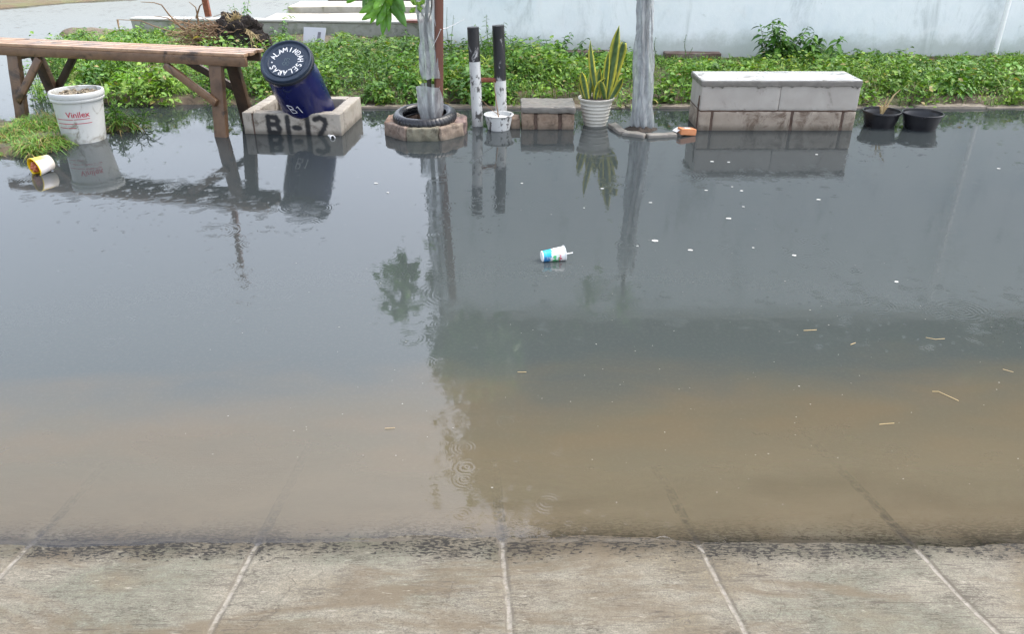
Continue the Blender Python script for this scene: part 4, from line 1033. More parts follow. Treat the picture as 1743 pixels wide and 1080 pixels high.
def broadleaf(mb, base, tip, width, colr, fold=.18, nr=7, side=None):
    base, tip = Vector(base), Vector(tip); d = tip - base; L = d.length; dn = d.normalized()
    s = (side or Vector((0, -1, .25))).cross(dn)
    if s.length < .1: s = dn.orthogonal()
    s.normalize(); up = s.cross(dn); up.normalize()
    vs = []; fs = []; cs = []
    for i in range(nr + 1):
        t = i / nr; w_ = width * (math.sin(math.pi * min(1, t ** .85)) ** .8) * .5 + .0008
        c = base + dn * L * t + Vector((0, 0, -.10 * L * (t * t - t) * -1))
        for k in (-1, -.5, 0, .5, 1):
            vs.append(c + s * w_ * k + up * abs(k) * w_ * fold * 2 + up * .006 * math.sin(t * 14 + k))
            g = 1.3 if k == 0 else 1; cs.append((colr[0] * g, colr[1] * g, colr[2], 1))
    for i in range(nr):
        for k in range(4): fs.append((i * 5 + k, i * 5 + k + 1, (i + 1) * 5 + k + 1, (i + 1) * 5 + k))
    mb.add(vs, fs, cs)
sap = thing('sapling', 'young broadleaf tree with bright green hanging leaves standing in the tyre', 'tree', (sx - .03, sy, 0.03))
tr = [Vector((sx - .02, sy, .02)), dp(730, 120, sy), dp(724, 50, sy), dp(728, 0, sy), Vector((dp(728, 0, sy).x + .01, sy - .01, 1.2)), Vector((sx - .0, sy, 1.6)), Vector((sx + .12, sy + .05, 2.0))]
mb = MB(); tube(mb, tr, [.02, .017, .014, .012, .013, .011, .008], 9); mb.build('trunk', M_['bark'], sap, smooth=True)
mb = MB()
bc = dp(655, -60, 5.45)
tube(mb, [tr[4], Vector((-.72, 5.75, 1.24)), Vector((-.83, 5.52, 1.2)), bc], [.009, .007, .005, .004], 7)
tube(mb, [dp(726, 38, sy), dp(718, 22, sy - .03), dp(712, 17, sy - .05)], [.005, .004, .002], 6)
tube(mb, [dp(727, 40, sy), dp(734, 20, sy - .03), dp(736, -20, sy - .05)], [.005, .004, .003], 6)
mb.build('branch', M_['bark'], sap, smooth=True)
mb = MB()
LG = [(.085, .235, .022), (.13, .31, .03), (.055, .165, .02), (.10, .27, .03)]
hub = dp(650, 2, 5.45)
for (bx_, by_, tx_, ty_, w_, c_) in [(648, -2, 611, 22, .055, 1), (650, 8, 615, 34, .05, 1), (655, 5, 641, 44, .055, 0), (655, 5, 651, 60, .055, 0), (658, 0, 662, 54, .05, 3), (664, -8, 692, 46, .07, 2), (660, -10, 676, 30, .06, 2),
     (640, -6, 622, 8, .05, 0), (648, -8, 640, 18, .05, 1), (668, -15, 690, 20, .06, 2), (655, -12, 660, 25, .05, 3), (650, 0, 630, 40, .045, 1)]:
    Yj = 5.45 + random.uniform(-.05, .05); broadleaf(mb, dp(bx_, by_, Yj), dp(tx_, ty_, Yj - .03), w_ * .95, LG[c_])
for i in range(60):                                     # the same cluster goes on above
    c = Vector((hub.x + random.gauss(0, .07), 5.45 + random.gauss(0, .08), random.uniform(1.0, 1.36)))
    a_ = random.uniform(0, 6.28); tip = c + Vector((math.cos(a_) * .10, math.sin(a_) * .10, random.uniform(-.12, .02)))
    broadleaf(mb, c, tip, .05, random.choice(LG))
for i in range(330):                                     # main crown above the picture
    while True:
        q0 = Vector((random.uniform(-1, 1), random.uniform(-1, 1), random.uniform(-1, 1)))
        if .35 < q0.length < 1: break
    c = Vector((sx + .30 + q0.x * .42, sy + .05 + q0.y * .4, 2.02 + q0.z * .42)); a_ = random.uniform(0, 6.28)
    tip = c + Vector((math.cos(a_) * .11, math.sin(a_) * .11, random.uniform(-.12, .03))); broadleaf(mb, c, tip, .055, random.choice(LG), nr=4)
for i in range(7):
    c = dp(711 + random.uniform(-5, 6), 12 + random.uniform(-9, 8), sy - .07); a_ = random.uniform(0, 6.28)
    broadleaf(mb, c, c + Vector((math.cos(a_) * .045, math.sin(a_) * .02, random.uniform(-.03, .03))), .03, (.22, .38, .07))
mb.build('leaves', M_['bigleaf'], sap, smooth=True)
# red brown stake
mb = MB(); a = Vector((dp(746, 200, sy + .02).x, sy + .03, .03)); b = dp(747, -6, sy - .08); beam(mb, a, b + (b - a) * .45, .055, .045, r=.004, res=.1, amp=.003)
o = mb.build('wooden_stake', M_['redwood'], None, a, True); tag(o, 'red brown wooden stake supporting the sapling that stands in the tyre', 'stake')
# sleeves
def xat(px, Y, z):   # world x of a pixel column at height z, distance Y
    dep = Y * CT + (H - z) * ST; return (px - CX) / F * dep
def sleeve_rows(tab, Y, n=4):
    rows = []
    for (z0, a0, b0), (z1, a1, b1) in zip(tab[:-1], tab[1:]):
        for i in range(n):
            u = i / n; z = z0 + (z1 - z0) * u; pa = a0 + (a1 - a0) * u; pb2 = b0 + (b1 - b0) * u
            xa, xb = xat(pa, Y, z), xat(pb2, Y, z); rows.append((Vector(((xa + xb) / 2, Y, z)), (xb - xa) / 2, (xb - xa) / 2 * .8))
    z, pa, pb2 = tab[-1]; xa, xb = xat(pa, Y, z), xat(pb2, Y, z); rows.append((Vector(((xa + xb) / 2, Y, z)), (xb - xa) / 2, (xb - xa) / 2 * .8))
    return rows
def zat(py, Y): return dp(800, py, Y).z
wrap = thing('plastic_wrap', 'torn clear plastic sleeve round the sapling and stake in the tyre', 'plastic wrap', (sx, sy, .05))
mb = MB(); sleeve(mb, sleeve_rows([(zat(205, sy), 718, 752), (zat(175, sy), 715, 753), (zat(145, sy), 711, 753)], sy, 6), seed=1); mb.build('lower_sleeve', M_['film'], wrap, smooth=True)
mb = MB(); sleeve(mb, sleeve_rows([(zat(132, sy), 717, 752), (zat(92, sy), 715, 752), (zat(76, sy), 714, 750), (zat(60, sy), 713, 743), (zat(0, sy), 709, 741), (1.35, 708, 745)], sy, 6), seed=5); mb.build('upper_sleeve', M_['film'], wrap, smooth=True)
mb = MB(); tube(mb, [dp(739, -10, sy - .07), dp(739, 30, sy - .075), dp(742, 44, sy - .08), dp(750, 50, sy - .07), dp(762, 47, sy - .03), dp(790, 33, sy + .02)], [.004, .004, .004, .004, .003, .0015], 6)
tube(mb, [dp(750, 50, sy - .07), dp(745, 62, sy - .085), dp(736, 80, sy - .09)], .002, 5); o = mb.build('cord', M_['cord'], None, dp(742, 44, sy - .08), True); tag(o, 'thin white cord tied round the red brown stake', 'cord')

# second sapling
s2y = 6.02; s2x = xat(1090, s2y, 0)
sap2 = thing('sapling', 'thin young tree inside the tall clear plastic sleeve beside the long block seat', 'tree', (s2x, s2y, 0))
mb = MB(); tube(mb, [(s2x, s2y, -.05), (s2x + .0, s2y, .4), (s2x - .03, s2y, .9), (s2x - .05, s2y, 1.35), (s2x - .03, s2y, 1.6)], [.034, .032, .03, .014, .007], 9); mb.build('trunk', M_['greybark'], sap2, smooth=True)
mb = MB(); tube(mb, [(s2x - .045, s2y, 1.2), (s2x - .2, s2y, 1.34), (s2x - .33, s2y, 1.5)], [.008, .006, .004], 6); mb.build('branch', M_['greybark'], sap2, smooth=True)
mb = MB()
for (cx_, cz_) in ((s2x - .33, 1.42), (s2x - .03, 1.5)):
    for i in range(60):
        c = Vector((cx_ + random.gauss(0, .055), s2y + random.gauss(0, .06), cz_ + random.gauss(0, .10))); a_ = random.uniform(0, 6.28)
        broadleaf(mb, c, c + Vector((math.cos(a_) * .06, math.sin(a_) * .06, random.uniform(-.06, .04))), .03, random.choice(LG), nr=4)
mb.build('leaves', M_['bigleaf'], sap2, smooth=True)
wrap2 = thing('plastic_wrap', 'tall wrinkled grey clear plastic sleeve standing in the flat stone ring', 'plastic wrap', (s2x, s2y, .0))
mb = MB(); sleeve(mb, sleeve_rows([(.0, 1074, 1109), (zat(170, s2y), 1074, 1111), (zat(120, s2y), 1078, 1112), (zat(60, s2y), 1081, 1110), (zat(0, s2y), 1084, 1112), (1.0, 1083, 1118), (1.2, 1090, 1116)], s2y, 7), nseg=56, seed=9, crinkle=.02); mb.build('outer_film', M_['film'], wrap2, smooth=True)
mb = MB(); sleeve(mb, sleeve_rows([(.02, 1082, 1104), (zat(120, s2y), 1086, 1104), (zat(60, s2y), 1087, 1103), (zat(0, s2y), 1088, 1107), (1.1, 1090, 1112)], s2y, 7), nseg=36, seed=19, crinkle=.03); mb.build('inner_film', M_['film'], wrap2, smooth=True)
# flat stone ring
sr = thing('stone_edging', 'broken half ring of flat grey stones awash at the foot of the plastic sleeve', 'edging', (s2x + .1, 5.85, -.04))
rp_ = [(1041, 213), (1062, 228), (1101, 233), (1152, 230), (1178, 222)]
for i, (a_, b_) in enumerate(zip(rp_[:-1], rp_[1:])):
    A_, B_ = gp(*a_, .012), gp(*b_, .012); d_ = (B_ - A_).normalized() * .004
    mb = MB(); beam(mb, A_ + d_ + Vector((0, .03, -.012)), B_ - d_ + Vector((0, .03, -.012)), .05, .07, up=Vector((0, -1, 0)), r=.007, res=.02, amp=.007, seed=i, chip=.01); mb.build('stone', M_['cement'], sr, smooth=True)
mb = MB(); lathe(mb, [(.001, .02), (.06, .02), (.12, .0), (.16, -.03)], T((s2x, s2y - .02, 0)), 24, fn=lambda a, r, h: (r, h + .02 * noise.noise(Vector((r * 30 * math.cos(a), r * 30 * math.sin(a), 0))))); mb.build('soil_mound', M_['potsoil'], sr, smooth=True)

# ---------------- striped double pipe
dpY = 6.1
pipes = thing('double_pipe', 'pair of black and white painted steel pipes joined by a rusty crossbar', 'pipe post', (xat(833, dpY, 0), dpY, -.1))
def pp(px, py, Y): return dp(px, py, Y)
Lt, Lb = pp(805, 46, dpY), pp(813, 212, dpY); Lb2 = Lb + (Lb - Lt) * .15
Rt, Rb = pp(848, 43, dpY + .06), pp(854, 205, dpY + .06); Rb2 = Rb + (Rb - Rt) * .2
def pipe_post(top, bot, fs, rad):
    sp_ = top.lerp(bot, fs)
    mb = MB(); tube(mb, [sp_, sp_.lerp(bot, .5), bot], rad, 24); pst = mb.build('post', M_['whitepost'], pipes, smooth=True)
    mb = MB(); d = (bot - top).normalized(); n = 24
    tube(mb, [top + d * .0, sp_ + d * .0], rad + .0015, 24, cap=False)
    tube(mb, [top + d * .08, top + d * .0], rad - .006, 24, cap=True)
    # rim
    x = d.orthogonal().normalized(); y = d.cross(x); vs = []; 
    for k in range(24):
        a_ = 2 * math.pi * k / 24; e = x * math.cos(a_) + y * math.sin(a_); vs += [top + e * (rad + .0015), top + e * (rad - .006)]
    mb.add(vs, [(2 * k, 2 * ((k + 1) % 24), 2 * ((k + 1) % 24) + 1, 2 * k + 1) for k in range(24)])
    mb.build('black_end', M_['blackpaint'], pipes, smooth=True)
pipe_post(Lt, Lb2, (102 - 46) / (212 - 46) / 1.15, .0415); pipe_post(Rt, Rb2, (134 - 43) / (205 - 43) / 1.2, .0435)
mb = MB(); a, b = pp(815, 136, dpY + .02), pp(843, 136, dpY + .05); tube(mb, [a - (b - a) * .1, b + (b - a) * .1], .018, 14)
for q in (a, b): tube(mb, [q - (b - a) * .02, q + (b - a) * .06], .024, 14)
mb.build('crossbar', M_['rust'], pipes, smooth=True)

# ---------------- white basin with twig
bc_ = gp(849, 224); BY = bc_.y + .085; bx2 = xat(849, BY, .05)
basin = thing('basin', 'small white enamel basin with a dead twig standing before the striped pipes', 'basin', (bx2, BY, -.04))
mb = MB(); lathe(mb, [(.001, -.04), (.075, -.04), (.083, 0), (.098, .07), (.101, .10), (.112, .106), (.114, .109), (.112, .112), (.1, .111), (.096, .104), (.09, .08), (.001, .08)], T((bx2, BY, 0)), 48); mb.build('bowl', M_['whitepost'], basin, smooth=True)
mb = MB(); lathe(mb, [(.092, .084), (.06, .088), (.001, .086)], T((bx2, BY, 0)), 32); mb.build('soil_fill', M_['whitepost'], basin, smooth=True)
mb = MB(); a = Vector((bx2, BY, .08)); tube(mb, [a, dp(847, 190, BY), dp(843, 160, BY + .02), dp(840, 138, BY + .03)], [.0055, .0045, .0035, .0025], 6); tube(mb, [dp(848, 195, BY), dp(836, 186, BY), dp(818, 168, BY + .05)], [.003, .0025, .0015], 5); mb.build('twig', M_['twig'], basin, smooth=True)
mb = MB(); a = gp(877, 219, 0); box(mb, (a.x, a.y + .07, .02), (.036, .07, .055), .05, r=.006, res=.02, amp=.006); o = mb.build('brick', M_['brickblock'], None, (a.x, a.y, -.03), True); tag(o, 'single tan brick wedged between white basin and small block seat', 'brick')

# ---------------- small block seat
def block_seat(name, label, xl, xr, Yf, depth, topz, capt, rz, rows, vj, mats, capmat, topmat, org_, lip):
    t = thing(name, label, 'block seat', org_)
    return t
a, b = gp(888, 220), gp(977, 220.5); xl, xr, Yf = a.x, b.x, (a.y + b.y) / 2; D = .30; hz = .170
seat = thing('masonry_seat', 'small low seat of rough tan blocks under a cement cap, beside the basin', 'block seat', ((xl + xr) / 2, Yf + D / 2, -.06))
W = xr - xl; cuts = [0, .235, .295, .69, .76, 1]
for k in (0, 2, 4):
    x0, x1 = xl + W * cuts[k], xl + W * cuts[k + 1]
    mb = MB(); box(mb, ((x0 + x1) / 2, Yf + D / 2, .025), ((x1 - x0) / 2, D / 2, .092), 0, r=.006, res=.018, amp=.007, nscale=18, seed=k + 20, chip=.012); mb.build('block', M_['brickblock'], seat, smooth=True)
for k in (1, 3):
    x0, x1 = xl + W * cuts[k], xl + W * cuts[k + 1]
    mb = MB(); box(mb, ((x0 + x1) / 2, Yf + D / 2 + .004, .02), ((x1 - x0) / 2 + .004, D / 2 - .004, .09), 0, r=.003, res=.012, amp=.006, nscale=40, seed=k); mb.build('mortar_joint', M_['mortar'], seat, smooth=True)
mb = MB(); box(mb, ((xl + xr) / 2, Yf + D / 2 - .004, hz - .024), (W / 2 + .006, D / 2 + .008, .024), 0, r=.008, res=.016, amp=.007, nscale=14, seed=31, chip=.012)
V = mb.v
for i, p in enumerate(V):
    if p[2] < hz - .03: V[i] = (p[0], p[1], p[2] - .010 * max(0, noise.noise(Vector((p[0] * 22, 1, 0)))) )
mb.build('cap', M_['cement'], seat, smooth=True)

# ---------------- long block wall seat
a, b = gp(1187, 221.5), gp(1452, 222.5); xl, xr, Yf = a.x, b.x, (a.y + b.y) / 2; D = .36; W = xr - xl; hz = .366
lw2 = thing('masonry_seat', 'long pale two-course block seat with smooth cement top', 'block seat', ((xl + xr) / 2, Yf + D / 2, -.08))
zm = dp(1300, 189.5, Yf).z
RZ = .0
def wb(x0, x1, z0, z1, m, seed, name='block', depth=D, yo=0):
    mb = MB(); box(mb, ((x0 + x1) / 2, Yf + depth / 2 + yo, (z0 + z1) / 2), ((x1 - x0) / 2, depth / 2, (z1 - z0) / 2), 0, r=.004, res=.022, amp=.002, nscale=14, seed=seed, chip=.008); return mb.build(name, m, lw2, smooth=True)
up = [xl, dp(1327, 170, Yf).x, xr]; lo_ = [xl, dp(1211, 205, Yf).x, dp(1347, 205, Yf).x, dp(1433, 205, Yf).x, xr]
for i in range(2): wb(up[i] + (.0015 if i else 0), up[i + 1] - (.0015 if not i else 0), zm + .006, hz - .03, M_['palewall'], 40 + i)
M_['lowblock'] = principled('damp pinkish block', [(.33, .27, .21), (.42, .36, .29)], 7, .7, .45, .004, grime=((.15, .10, .07), .47, .66), gscale=8, tide=.012)
for i in range(4): wb(lo_[i] + (.010 if i else 0), lo_[i + 1] - (.010 if i < 3 else 0), -.08, zm - .004, M_['lowblock'], 50 + i)
mb = MB(); box(mb, ((xl + xr) / 2, Yf + D / 2, zm + .001), (W / 2 - .004, D / 2 - .003, .008), 0, r=.002, res=.02, amp=.004, nscale=30); mb.build('mortar_bed', M_['mortar'], lw2, smooth=True)
for i in (1, 2, 3):
    mb = MB(); box(mb, (lo_[i], Yf + D / 2, (zm - .08) / 2), (.012, D / 2 - .003, (zm + .08) / 2 - .006), 0, r=.002, res=.014, amp=.005, nscale=40, seed=i); mb.build('mortar_joint', M_['mortar'], lw2, smooth=True)
mb = MB(); box(mb, (xl - .0, Yf + .045, .1), (.006, .012, .15), 0, r=.002, res=.014, amp=.006, nscale=40, seed=9); mb.build('mortar_joint', M_['mortar'], lw2, smooth=True)
# cap with ragged lower edge
mb = MB(); box(mb, ((xl + xr) / 2 - .004, Yf + D / 2 - .003, hz - .026), (W / 2 + .008, D / 2 + .008, .024), 0, r=.005, res=.012, amp=.003, nscale=12, seed=61)
V = mb.v
for i, p in enumerate(V):
    if p[2] < hz - .035: 
        g = noise.noise(Vector((p[0] * 14, 4, 0))) + .6 * noise.noise(Vector((p[0] * 45, 8, 0))); V[i] = (p[0], p[1], p[2] - .045 * max(0, g - .08) + .010)
mb.build('cap', M_['cement'], lw2, smooth=True)
mb = MB(); box(mb, ((xl + xr) / 2 - .004, Yf + D / 2 - .003, hz), (W / 2 + .003, D / 2 + .003, .0035), 0, r=.002, res=.05, amp=.0008); mb.build('cap_top', M_['smoothcap'], lw2, smooth=True)

# ---------------- orange box
a = gp(1168, 231, .01); ob = thing('carton', 'small crushed orange and white carton lying on the flat stones', 'carton', (a.x, a.y + .02, .0))
mb = MB(); rbox(mb, T((a.x + .012, a.y + .05, .030)) @ Matrix.Rotation(R(18), 4, 'Z') @ Matrix.Rotation(R(6), 4, 'Y'), (.062, .032, .022), r=.002, res=.02, amp=.003, c=(1, .95, .9)); mb.build('box_body', M_['orangebox'], ob)
mb = MB(); rbox(mb, T((a.x - .06, a.y + .055, .040)) @ Matrix.Rotation(R(18), 4, 'Z') @ Matrix.Rotation(R(-28), 4, 'Y'), (.022, .032, .0012), r=0, res=.02, c=(1, 1, 1)); mb.build('flap', M_['cord'], ob)
mb = MB(); rbox(mb, T((a.x + .012, a.y + .05, .0535)) @ Matrix.Rotation(R(18), 4, 'Z') @ Matrix.Rotation(R(6), 4, 'Y'), (.026, .012, .0012), r=0, res=.02, c=(1, 1, 1)); mb.build('label_patch', M_['cord'], ob)

# ---------------- cream flower pot with snake plant
a = gp(1013, 216); PY = a.y + .09; pxx = xat(1013, PY, .02)
pot = thing('flower_pot', 'cream ribbed round flower pot standing in water with a snake plant', 'flower pot', (pxx, PY, -.02))
PHt = .205
prof = [(.001, -.02), (.083, -.02), (.088, 0)]
nr = 100
for i in range(nr + 1):
    z = PHt * .94 * i / nr; prof.append((.088 + .042 * (z / PHt) ** .8 - .0045 * abs(math.sin(z * 118)), z))
prof += [(.137, PHt * .95), (.139, PHt), (.136, PHt + .003), (.130, PHt), (.127, PHt - .02)]
mb = MB(); lathe(mb, prof, T((pxx, PY, 0)), 56); mb.build('vessel', M_['creampot'], pot, smooth=True)
mb = MB(); lathe(mb, [(.128, PHt - .018), (.08, PHt - .010), (.001, PHt - .012)], T((pxx, PY, 0)), 32, fn=lambda a, r, h: (r, h + .01 * noise.noise(Vector((r * 60 * math.cos(a), r * 60 * math.sin(a), 0))))); mb.build('soil_fill', M_['potsoil'], pot, smooth=True)
plant = thing('snake_plant', 'variegated snake plant with yellow edged sword leaves in the cream pot', 'plant', (pxx, PY, PHt - .01))
M_['sword'] = leaf_mat('sword leaf', .08, .38)
def sword(base, tip, w_, bend=0, tw=.3, blunt=False, yel=1.0, cut=0):
    mb = MB(); base, tip = Vector(base), Vector(tip); d = tip - base; n = 22; s0 = Vector((1, 0, 0)); s0 = (s0 - d.normalized() * s0.dot(d.normalized())).normalized()
    fw = d.normalized().cross(s0); vs = []; cs = []; fs = []; ks = (-1, -.72, -.35, 0, .35, .72, 1)
    for i in range(n + 1):
        t = i / n; ww = w_ * .66 * (.62 + .38 * math.sin(min(1, t * 1.6) * math.pi / 2)) * (1 if t < .72 else max(.03, 1 - ((t - .72) / .28) ** 1.6) if not blunt else (1 if t < .9 else 1 - (t - .9) * 4.5))
        a_ = tw * (t - .5) * 2; s = s0 * math.cos(a_) + fw * math.sin(a_); f2 = fw * math.cos(a_) - s0 * math.sin(a_)
        c = base + d * t + s0 * bend * math.sin(math.pi * t) + fw * .015 * math.sin(t * 3)
        for k in ks:
            vs.append(c + s * ww * k + f2 * ww * .45 * (k * k)); 
            band = noise.noise(Vector((k * 1.2, t * 26, base.x * 90 + tip.x * 50))) > .05
            g = (.035, .085, .022) if band else (.08, .15, .045)
            if abs(k) > .7: g = (.42 * yel + .06, .38 * yel + .08, .05)
            cs.append((*g, 1))
    for i in range(n):
        for k in range(6): fs.append((i * 7 + k, i * 7 + k + 1, (i + 1) * 7 + k + 1, (i + 1) * 7 + k))
    mb.add(vs, fs, cs); mb.build('leaf', M_['sword'], plant, smooth=True, solid=.0025)
def sw(b, t, w_, dY=0, **k): sword(dp(b[0], b[1], PY + dY * .3), dp(t[0], t[1], PY + dY), w_, **k)
sw((1031, 172), (1054, 43), .058, .02, tw=.5, bend=.006); sw((1036, 172), (1062, 72), .052, .05, tw=-.4, blunt=True); sw((1017, 172), (1005, 68), .036, .05, tw=.8, bend=-.008)
sw((1028, 170), (1036, 88), .034, -.03, tw=.2, bend=.0, yel=1.15); sw((1000, 172), (990, 122), .04, -.03); sw((1003, 171), (1010, 108), .034, .06, tw=-.6, yel=.7)
sw((1013, 171), (1031, 133), .032, -.06, bend=-.02, yel=1.2); sw((1018, 171), (1021, 116), .038, .03); sw((1037, 172), (1060, 133), .044, -.03, bend=.008, yel=1.1); sw((1037, 172), (1048, 116), .038, .04, tw=-.5, yel=.6)
sw((1030, 172), (1022, 138), .038, -.07, tw=.5, yel=.6); sw((996, 171), (987, 140), .028, .02, yel=.6); sw((1012, 171), (1014, 120), .03, .06, yel=.8)

# ---------------- two black pots
def black_pot(label, pxl, pxr, pyb, plant_):
    a = gp((pxl + pxr) / 2, pyb); r = (pxr - pxl) / 2 / F * (a.y * CT + H * ST) * .96; Y = a.y + r * .72; x = xat((pxl + pxr) / 2, Y, .06)
    t = thing('black_pot', label, 'pot', (x, Y, -.03), 'black pots standing in the water')
    hh = .118; mb = MB(); lathe(mb, [(.001, -.03), (r * .74, -.03), (r * .76, 0), (r * .80, .02), (r * .91, hh - .022), (r * .93, hh - .018), (r, hh - .016), (r * 1.01, hh - .004), (r * .99, hh), (r * .94, hh - .002), (r * .91, hh - .03), (r * .84, .04)], T((x, Y, 0)), 48); mb.build('vessel', M_['blackpot'], t, smooth=True)
    mb = MB(); lathe(mb, [(r * .86, .055), (.05, .06), (.001, .058)], T((x, Y, 0)), 32); mb.build('soil_fill', M_['potsoil'], t, smooth=True)
    if plant_:
        st = thing('dead_stump', 'yellowed dead plant stub sticking up from the left black pot', 'plant', (x, Y, .06)); mb = MB()
        tube(mb, [(x, Y, .05), (x - .01, Y - .01, .13), (x - .015, Y, .16)], [.012, .009, .004], 7)
        for dx, dz, k in ((-.05, .10, .05), (.035, .09, .04), (.01, .16, .02), (.09, .22, .004)): tube(mb, [(x, Y, .08), (x + dx * .6, Y - .02, .08 + dz * .7), (x + dx, Y - .03, .06 + dz)], [.007, .006, .002], 6)
        mb.build('stub', M_['straw'], st, smooth=True)
black_pot('left black plastic pot, with a yellow dead stub, beside the long block seat', 1466, 1532, 219.5, True)
black_pot('right black plastic pot, empty, furthest from the block seat', 1533, 1603, 223.5, False)

# ---------------- floating cup
a = gp(940, 442); zc = .022; ce = Vector((a.x, a.y + .02, zc))
Lc, Rc = gp(922, 437, .022), gp(960, 431.5, .027)
ctn = thing('paper_cup', 'white and blue printed paper cup floating on its side with a straw', 'cup', (ce.x, ce.y, 0))
axc = (Rc - Lc).normalized(); Mcu = frame(axc).to_4x4(); Mcu.translation = Lc; CL = (Rc - Lc).length
pr = [(.001, .001)] + [(.026 + .009 * (h / CL), h) for h in np.linspace(0, CL, 40)] + [(.0385, CL), (.0395, CL + .001), (.0375, CL + .0025), (.033, CL - .001), (.027, .01), (.001, .008)]
mb = MB(); n = 72; lathe(mb, pr, Mcu, n); cs = []
for (r, h) in pr:
    for k in range(n):
        p = Mcu @ Vector((r * math.cos(2 * math.pi * k / n), r * math.sin(2 * math.pi * k / n), h)); u = h / CL; v = (p.z - Lc.z) / .035
        c = (.86, .88, .88)
        if r > .0255 and .05 < u < .98:
            w2 = noise.noise(Vector((u * 9, v * 3, 4)))
            if u < .36 + .12 * w2 + .05 * v: c = (.01, .42, .58) if v > .15 else (.01, .20, .50)
            elif v < .35 and .42 < u < .70 and w2 > -.15: c = (.10, .55, .22)
            elif v < .35 and .70 < u < .88 and w2 > .0: c = (.62, .10, .16)
        cs.append((*c, 1))
mb.c = cs; mb.build('cup_body', M_['vcol'], ctn, smooth=True)
mb = MB(); A_ = gp(958, 433.5, .026); B_ = gp(975, 430.5, .030); tube(mb, [A_ - (B_ - A_) * 1.2, B_], .0028, 8, c=(.85, .85, .85)); mb.build('straw', M_['vcol'], ctn, smooth=True)
mb = MB()
for s in [[(.10, .2), (.10, -.5)], [(.2, -.45), (.16, .1), (.26, -.1), (.22, -.5)], [(.3, .1), (.32, -.45), (.4, -.4)]]:
    pts = []
    for (uu, vv) in s:
        hh = CL * (uu + .1); rr = .026 + .009 * (uu + .1) + .0006
        # find the camera-facing flank
        az_ = Vector((0, -.9, vv * .6)).normalized(); base = Mcu @ Vector((0, 0, hh)); az_ = (az_ - axc * az_.dot(axc)).normalized(); pts.append(base + az_ * rr)
    tube(mb, pts, .0012, 5)
mb.build('lettering', M_['whitepaint'], ctn)

# ---------------- pile of roots behind the bench
rx0 = dp(385, 80, 9.0).x; rpz = .04
pile = thing('root_pile', 'uprooted black root clump with brown twigs and straw heaped behind the bench', 'root pile', (rx0, 9.0, rpz))
def blob(mb, c, r3, seed, amp=.35, n=28):
    vs = []; fs = []
    for i in range(n + 1):
        th = math.pi * i / n
        for k in range(2 * n):
            a_ = math.pi * k / n; d = Vector((math.sin(th) * math.cos(a_), math.sin(th) * math.sin(a_), math.cos(th)))
            f = 1 + amp * noise.noise(d * 2.1 + Vector((seed, 0, 0))) + amp * .6 * noise.noise(d * 6 + Vector((0, seed, 0))) + amp * .3 * noise.noise(d * 15)
            vs.append(Vector(c) + Vector((d.x * r3[0], d.y * r3[1], d.z * r3[2])) * f)
    m = 2 * n
    for i in range(n):
        for k in range(m): fs.append((i * m + k, i * m + (k + 1) % m, (i + 1) * m + (k + 1) % m, (i + 1) * m + k))
    mb.add(vs, fs)
mb = MB(); c = dp(406, 62, 9.0); blob(mb, c, (.27, .2, .21), 2); blob(mb, dp(428, 74, 8.95), (.22, .16, .13), 5); blob(mb, dp(370, 76, 9.0), (.25, .2, .10), 9); blob(mb, dp(395, 95, 9.0), (.38, .25, .14), 12)
mb.build('soil_ball', M_['blacksoil'], pile, smooth=True)
def wander(p, q, k, j):
    out = []
    for i in range(k + 1):
        u = i / k; w_ = math.sin(math.pi * u); out.append(p.lerp(q, u) + Vector((random.gauss(0, j) * w_, random.gauss(0, j) * w_, random.gauss(0, j) * w_ + w_ * j)))
    return out
mb = MB()
for i in range(170):
    p = dp(random.uniform(320, 385), random.uniform(44, 78), 8.90 + random.uniform(-.1, .1)); q = p + Vector((random.uniform(-.3, .3), random.uniform(-.15, .15), random.uniform(-.06, .12)))
    tube(mb, wander(p, q, 5, .018), [.006, .006, .005, .004, .003, .002], 5)
for path in ([(345, 62), (320, 55), (290, 53), (262, 44), (240, 35), (200, 33)], [(318, 55), (300, 38), (288, 25), (275, 8), (262, 4), (240, 3)], [(335, 60), (300, 40), (285, 30), (262, 27)], [(338, 40), (336, 25), (333, 12), (322, 3)], [(334, 30), (340, 10), (346, 4)],
             [(370, 48), (362, 40), (352, 32)], [(200, 33), (202, 45), (204, 55)], [(372, 50), (385, 30)], [(330, 62), (300, 55), (280, 58)]):
    pts = [dp(a_, b_, 8.9 - .02 * i) for i, (a_, b_) in enumerate(path)]; n = len(pts)
    tube(mb, pts, [.012 * (1 - .75 * i / max(1, n - 1)) for i in range(n)], 6)
mb.build('twigs', M_['twig'], pile, smooth=True)['kind'] = 'stuff'
mb = MB()
for i in range(150):
    z = random.random()
    if z < .4: p = dp(random.uniform(392, 408), random.uniform(30, 42), 8.9); q = p + Vector((random.uniform(-.09, .09), random.uniform(-.08, .03), random.uniform(-.04, .10)))
    elif z < .7: p = dp(random.uniform(310, 345), random.uniform(50, 78), 8.85); q = p + Vector((random.uniform(-.2, .2), random.uniform(-.1, .1), random.uniform(-.05, .06)))
    else:
        u = random.random(); p = dp(415 + 30 * u, 48 + 26 * u, 8.85); q = p + Vector((random.uniform(-.02, .12), random.uniform(-.1, .0), random.uniform(-.12, .02)))
    tube(mb, wander(p, q, 3, .01), [.004, .004, .003, .002], 4)
mb.build('straw_fibres', M_['straw'], pile, smooth=True)['kind'] = 'stuff'

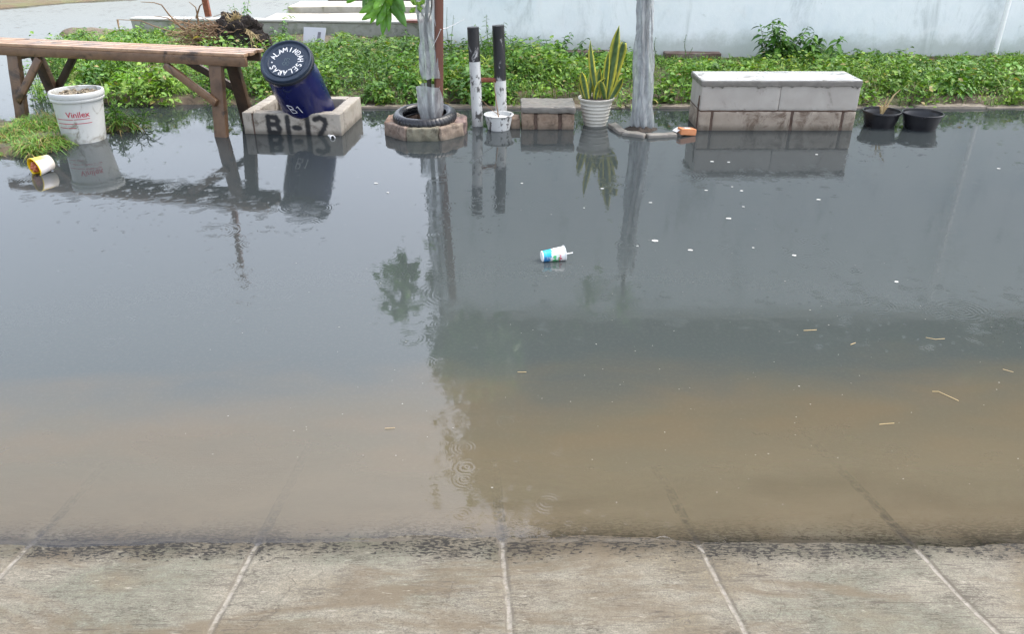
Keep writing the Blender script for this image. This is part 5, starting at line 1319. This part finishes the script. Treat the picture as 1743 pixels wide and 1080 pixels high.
# ---------------- litter in the weeds and on the water
a = dp(665, 80, 9.4); mb = MB(); box(mb, (a.x, 9.4, a.z), (.09, .05, .012), .05, r=.003, res=.05); o = mb.build('tile_piece', M_['oldcap'], None, (a.x, 9.4, a.z - .01)); tag(o, 'pale broken tile lying in the weeds right of the white board', 'tile')
mb = MB(); a = dp(917, 140, 7.4)
for i in range(7): rbox(mb, T((a.x + (i - 3) * .035, 7.4 + random.uniform(-.03, .03), a.z + random.uniform(-.01, .01))) @ Matrix.Rotation(random.random() * 3, 4, (.3, .2, 1)), (.026, .02, .012), r=.006, res=.012, amp=.006, seed=i)
o = mb.build('plaster_lump', M_['oldcap'], None, (a.x, 7.4, a.z), True); tag(o, 'crumbled pale yellow plaster in the weeds above the small block seat', 'rubble')
def flake(px, py, s):
    p = gp(px, py, .002); mb = MB(); n = 7; vs = [(p.x + s * (1.1 + .3 * random.random()) * math.cos(6.283 * k / n), p.y + s * .8 * random.uniform(.6, 1.1) * math.sin(6.283 * k / n), .003 + .001 * random.random()) for k in range(n)]
    vs2 = [(a_, b_, -.001) for a_, b_, c_ in vs]; mb.add(vs + vs2, [tuple(range(n))] + [(k, k + n, (k + 1) % n + n, (k + 1) % n) for k in range(n)])
    o = mb.build('floating_flake', M_['foam'], None, p); tag(o, 'tiny white flake floating on the flood water', 'flake', 'white flakes floating on the water')
for (px, py, s) in [(1115, 410, .017), (1240, 372, .016), (1352, 435, .011), (1175, 426, .012), (1107, 345, .010), (1202, 324, .010), (1262, 325, .010), (1526, 480, .010), (1700, 287, .012), (1212, 275, .012), (1240, 276, .010), (1025, 321, .011), (640, 312, .012), (888, 312, .008), (1393, 340, .012), (1265, 352, .008), (1282, 422, .006), (1085, 419, .006), (1390, 263, .01), (660, 328, .008), (1246, 318, .006), (994, 354, .006)]: flake(px, py, s * .8)
def straw(label, pts, r=.0011, m='straw'):
    P = [gp(a_, b_, .003) for a_, b_ in pts]; mb = MB(); tube(mb, P, r, 6); o = mb.build('straw_stem', M_[m], None, P[0], True); tag(o, label, 'straw')
straw('longest bent yellow straw floating over the brown silt at the right', [(1587, 667), (1597, 667), (1632, 683)], .0012)
straw('pale slightly bent straw floating above the longest one', [(1576, 575), (1592, 578), (1608, 577)])
straw('short pale straw floating left of the bent ones', [(1368, 563), (1390, 562)], .0013)
straw('short straw at the right edge of the water', [(1707, 629), (1725, 634)])
straw('dry straw with flecks lying lowest in the brown water', [(1497, 723), (1508, 722), (1522, 721)])
straw('tiny slanting straw above the middle of the brown silt', [(1448, 587), (1456, 584)], .0013)
straw('thin pale straw near the middle over the silt boundary', [(881, 634), (896, 634)], .0011)
straw('thin twig floating in the grey water left of the straight joint', [(655, 730), (672, 729)], .0010)
straw('twig lying on the wet concrete right of the middle joint', [(1052, 1030), (1058, 1038), (1063, 1041)], .001, 'twig')
# countless specks
mb = MB(); rs = random.Random(5)
for i in range(230):
    px = 250 + 1500 * rs.random() ** .65; py = rs.uniform(262, 880) ; p = gp(px, py, .002)
    if py > 860 or p.y > 6.0: continue
    s = rs.uniform(.0007, .0019) * (1.5 if rs.random() < .12 else 1); a_ = rs.random() * 3; n = 5
    vs = [(p.x + s * 1.4 * math.cos(6.283 * k / n + a_), p.y + s * math.sin(6.283 * k / n + a_), .002) for k in range(n)]
    mb.add(vs, [tuple(range(n))])
o = mb.build('floating_specks', M_['scum'], weld=False); o['kind'] = 'stuff'; o['label'] = 'fine pale specks of litter floating on the flood water'
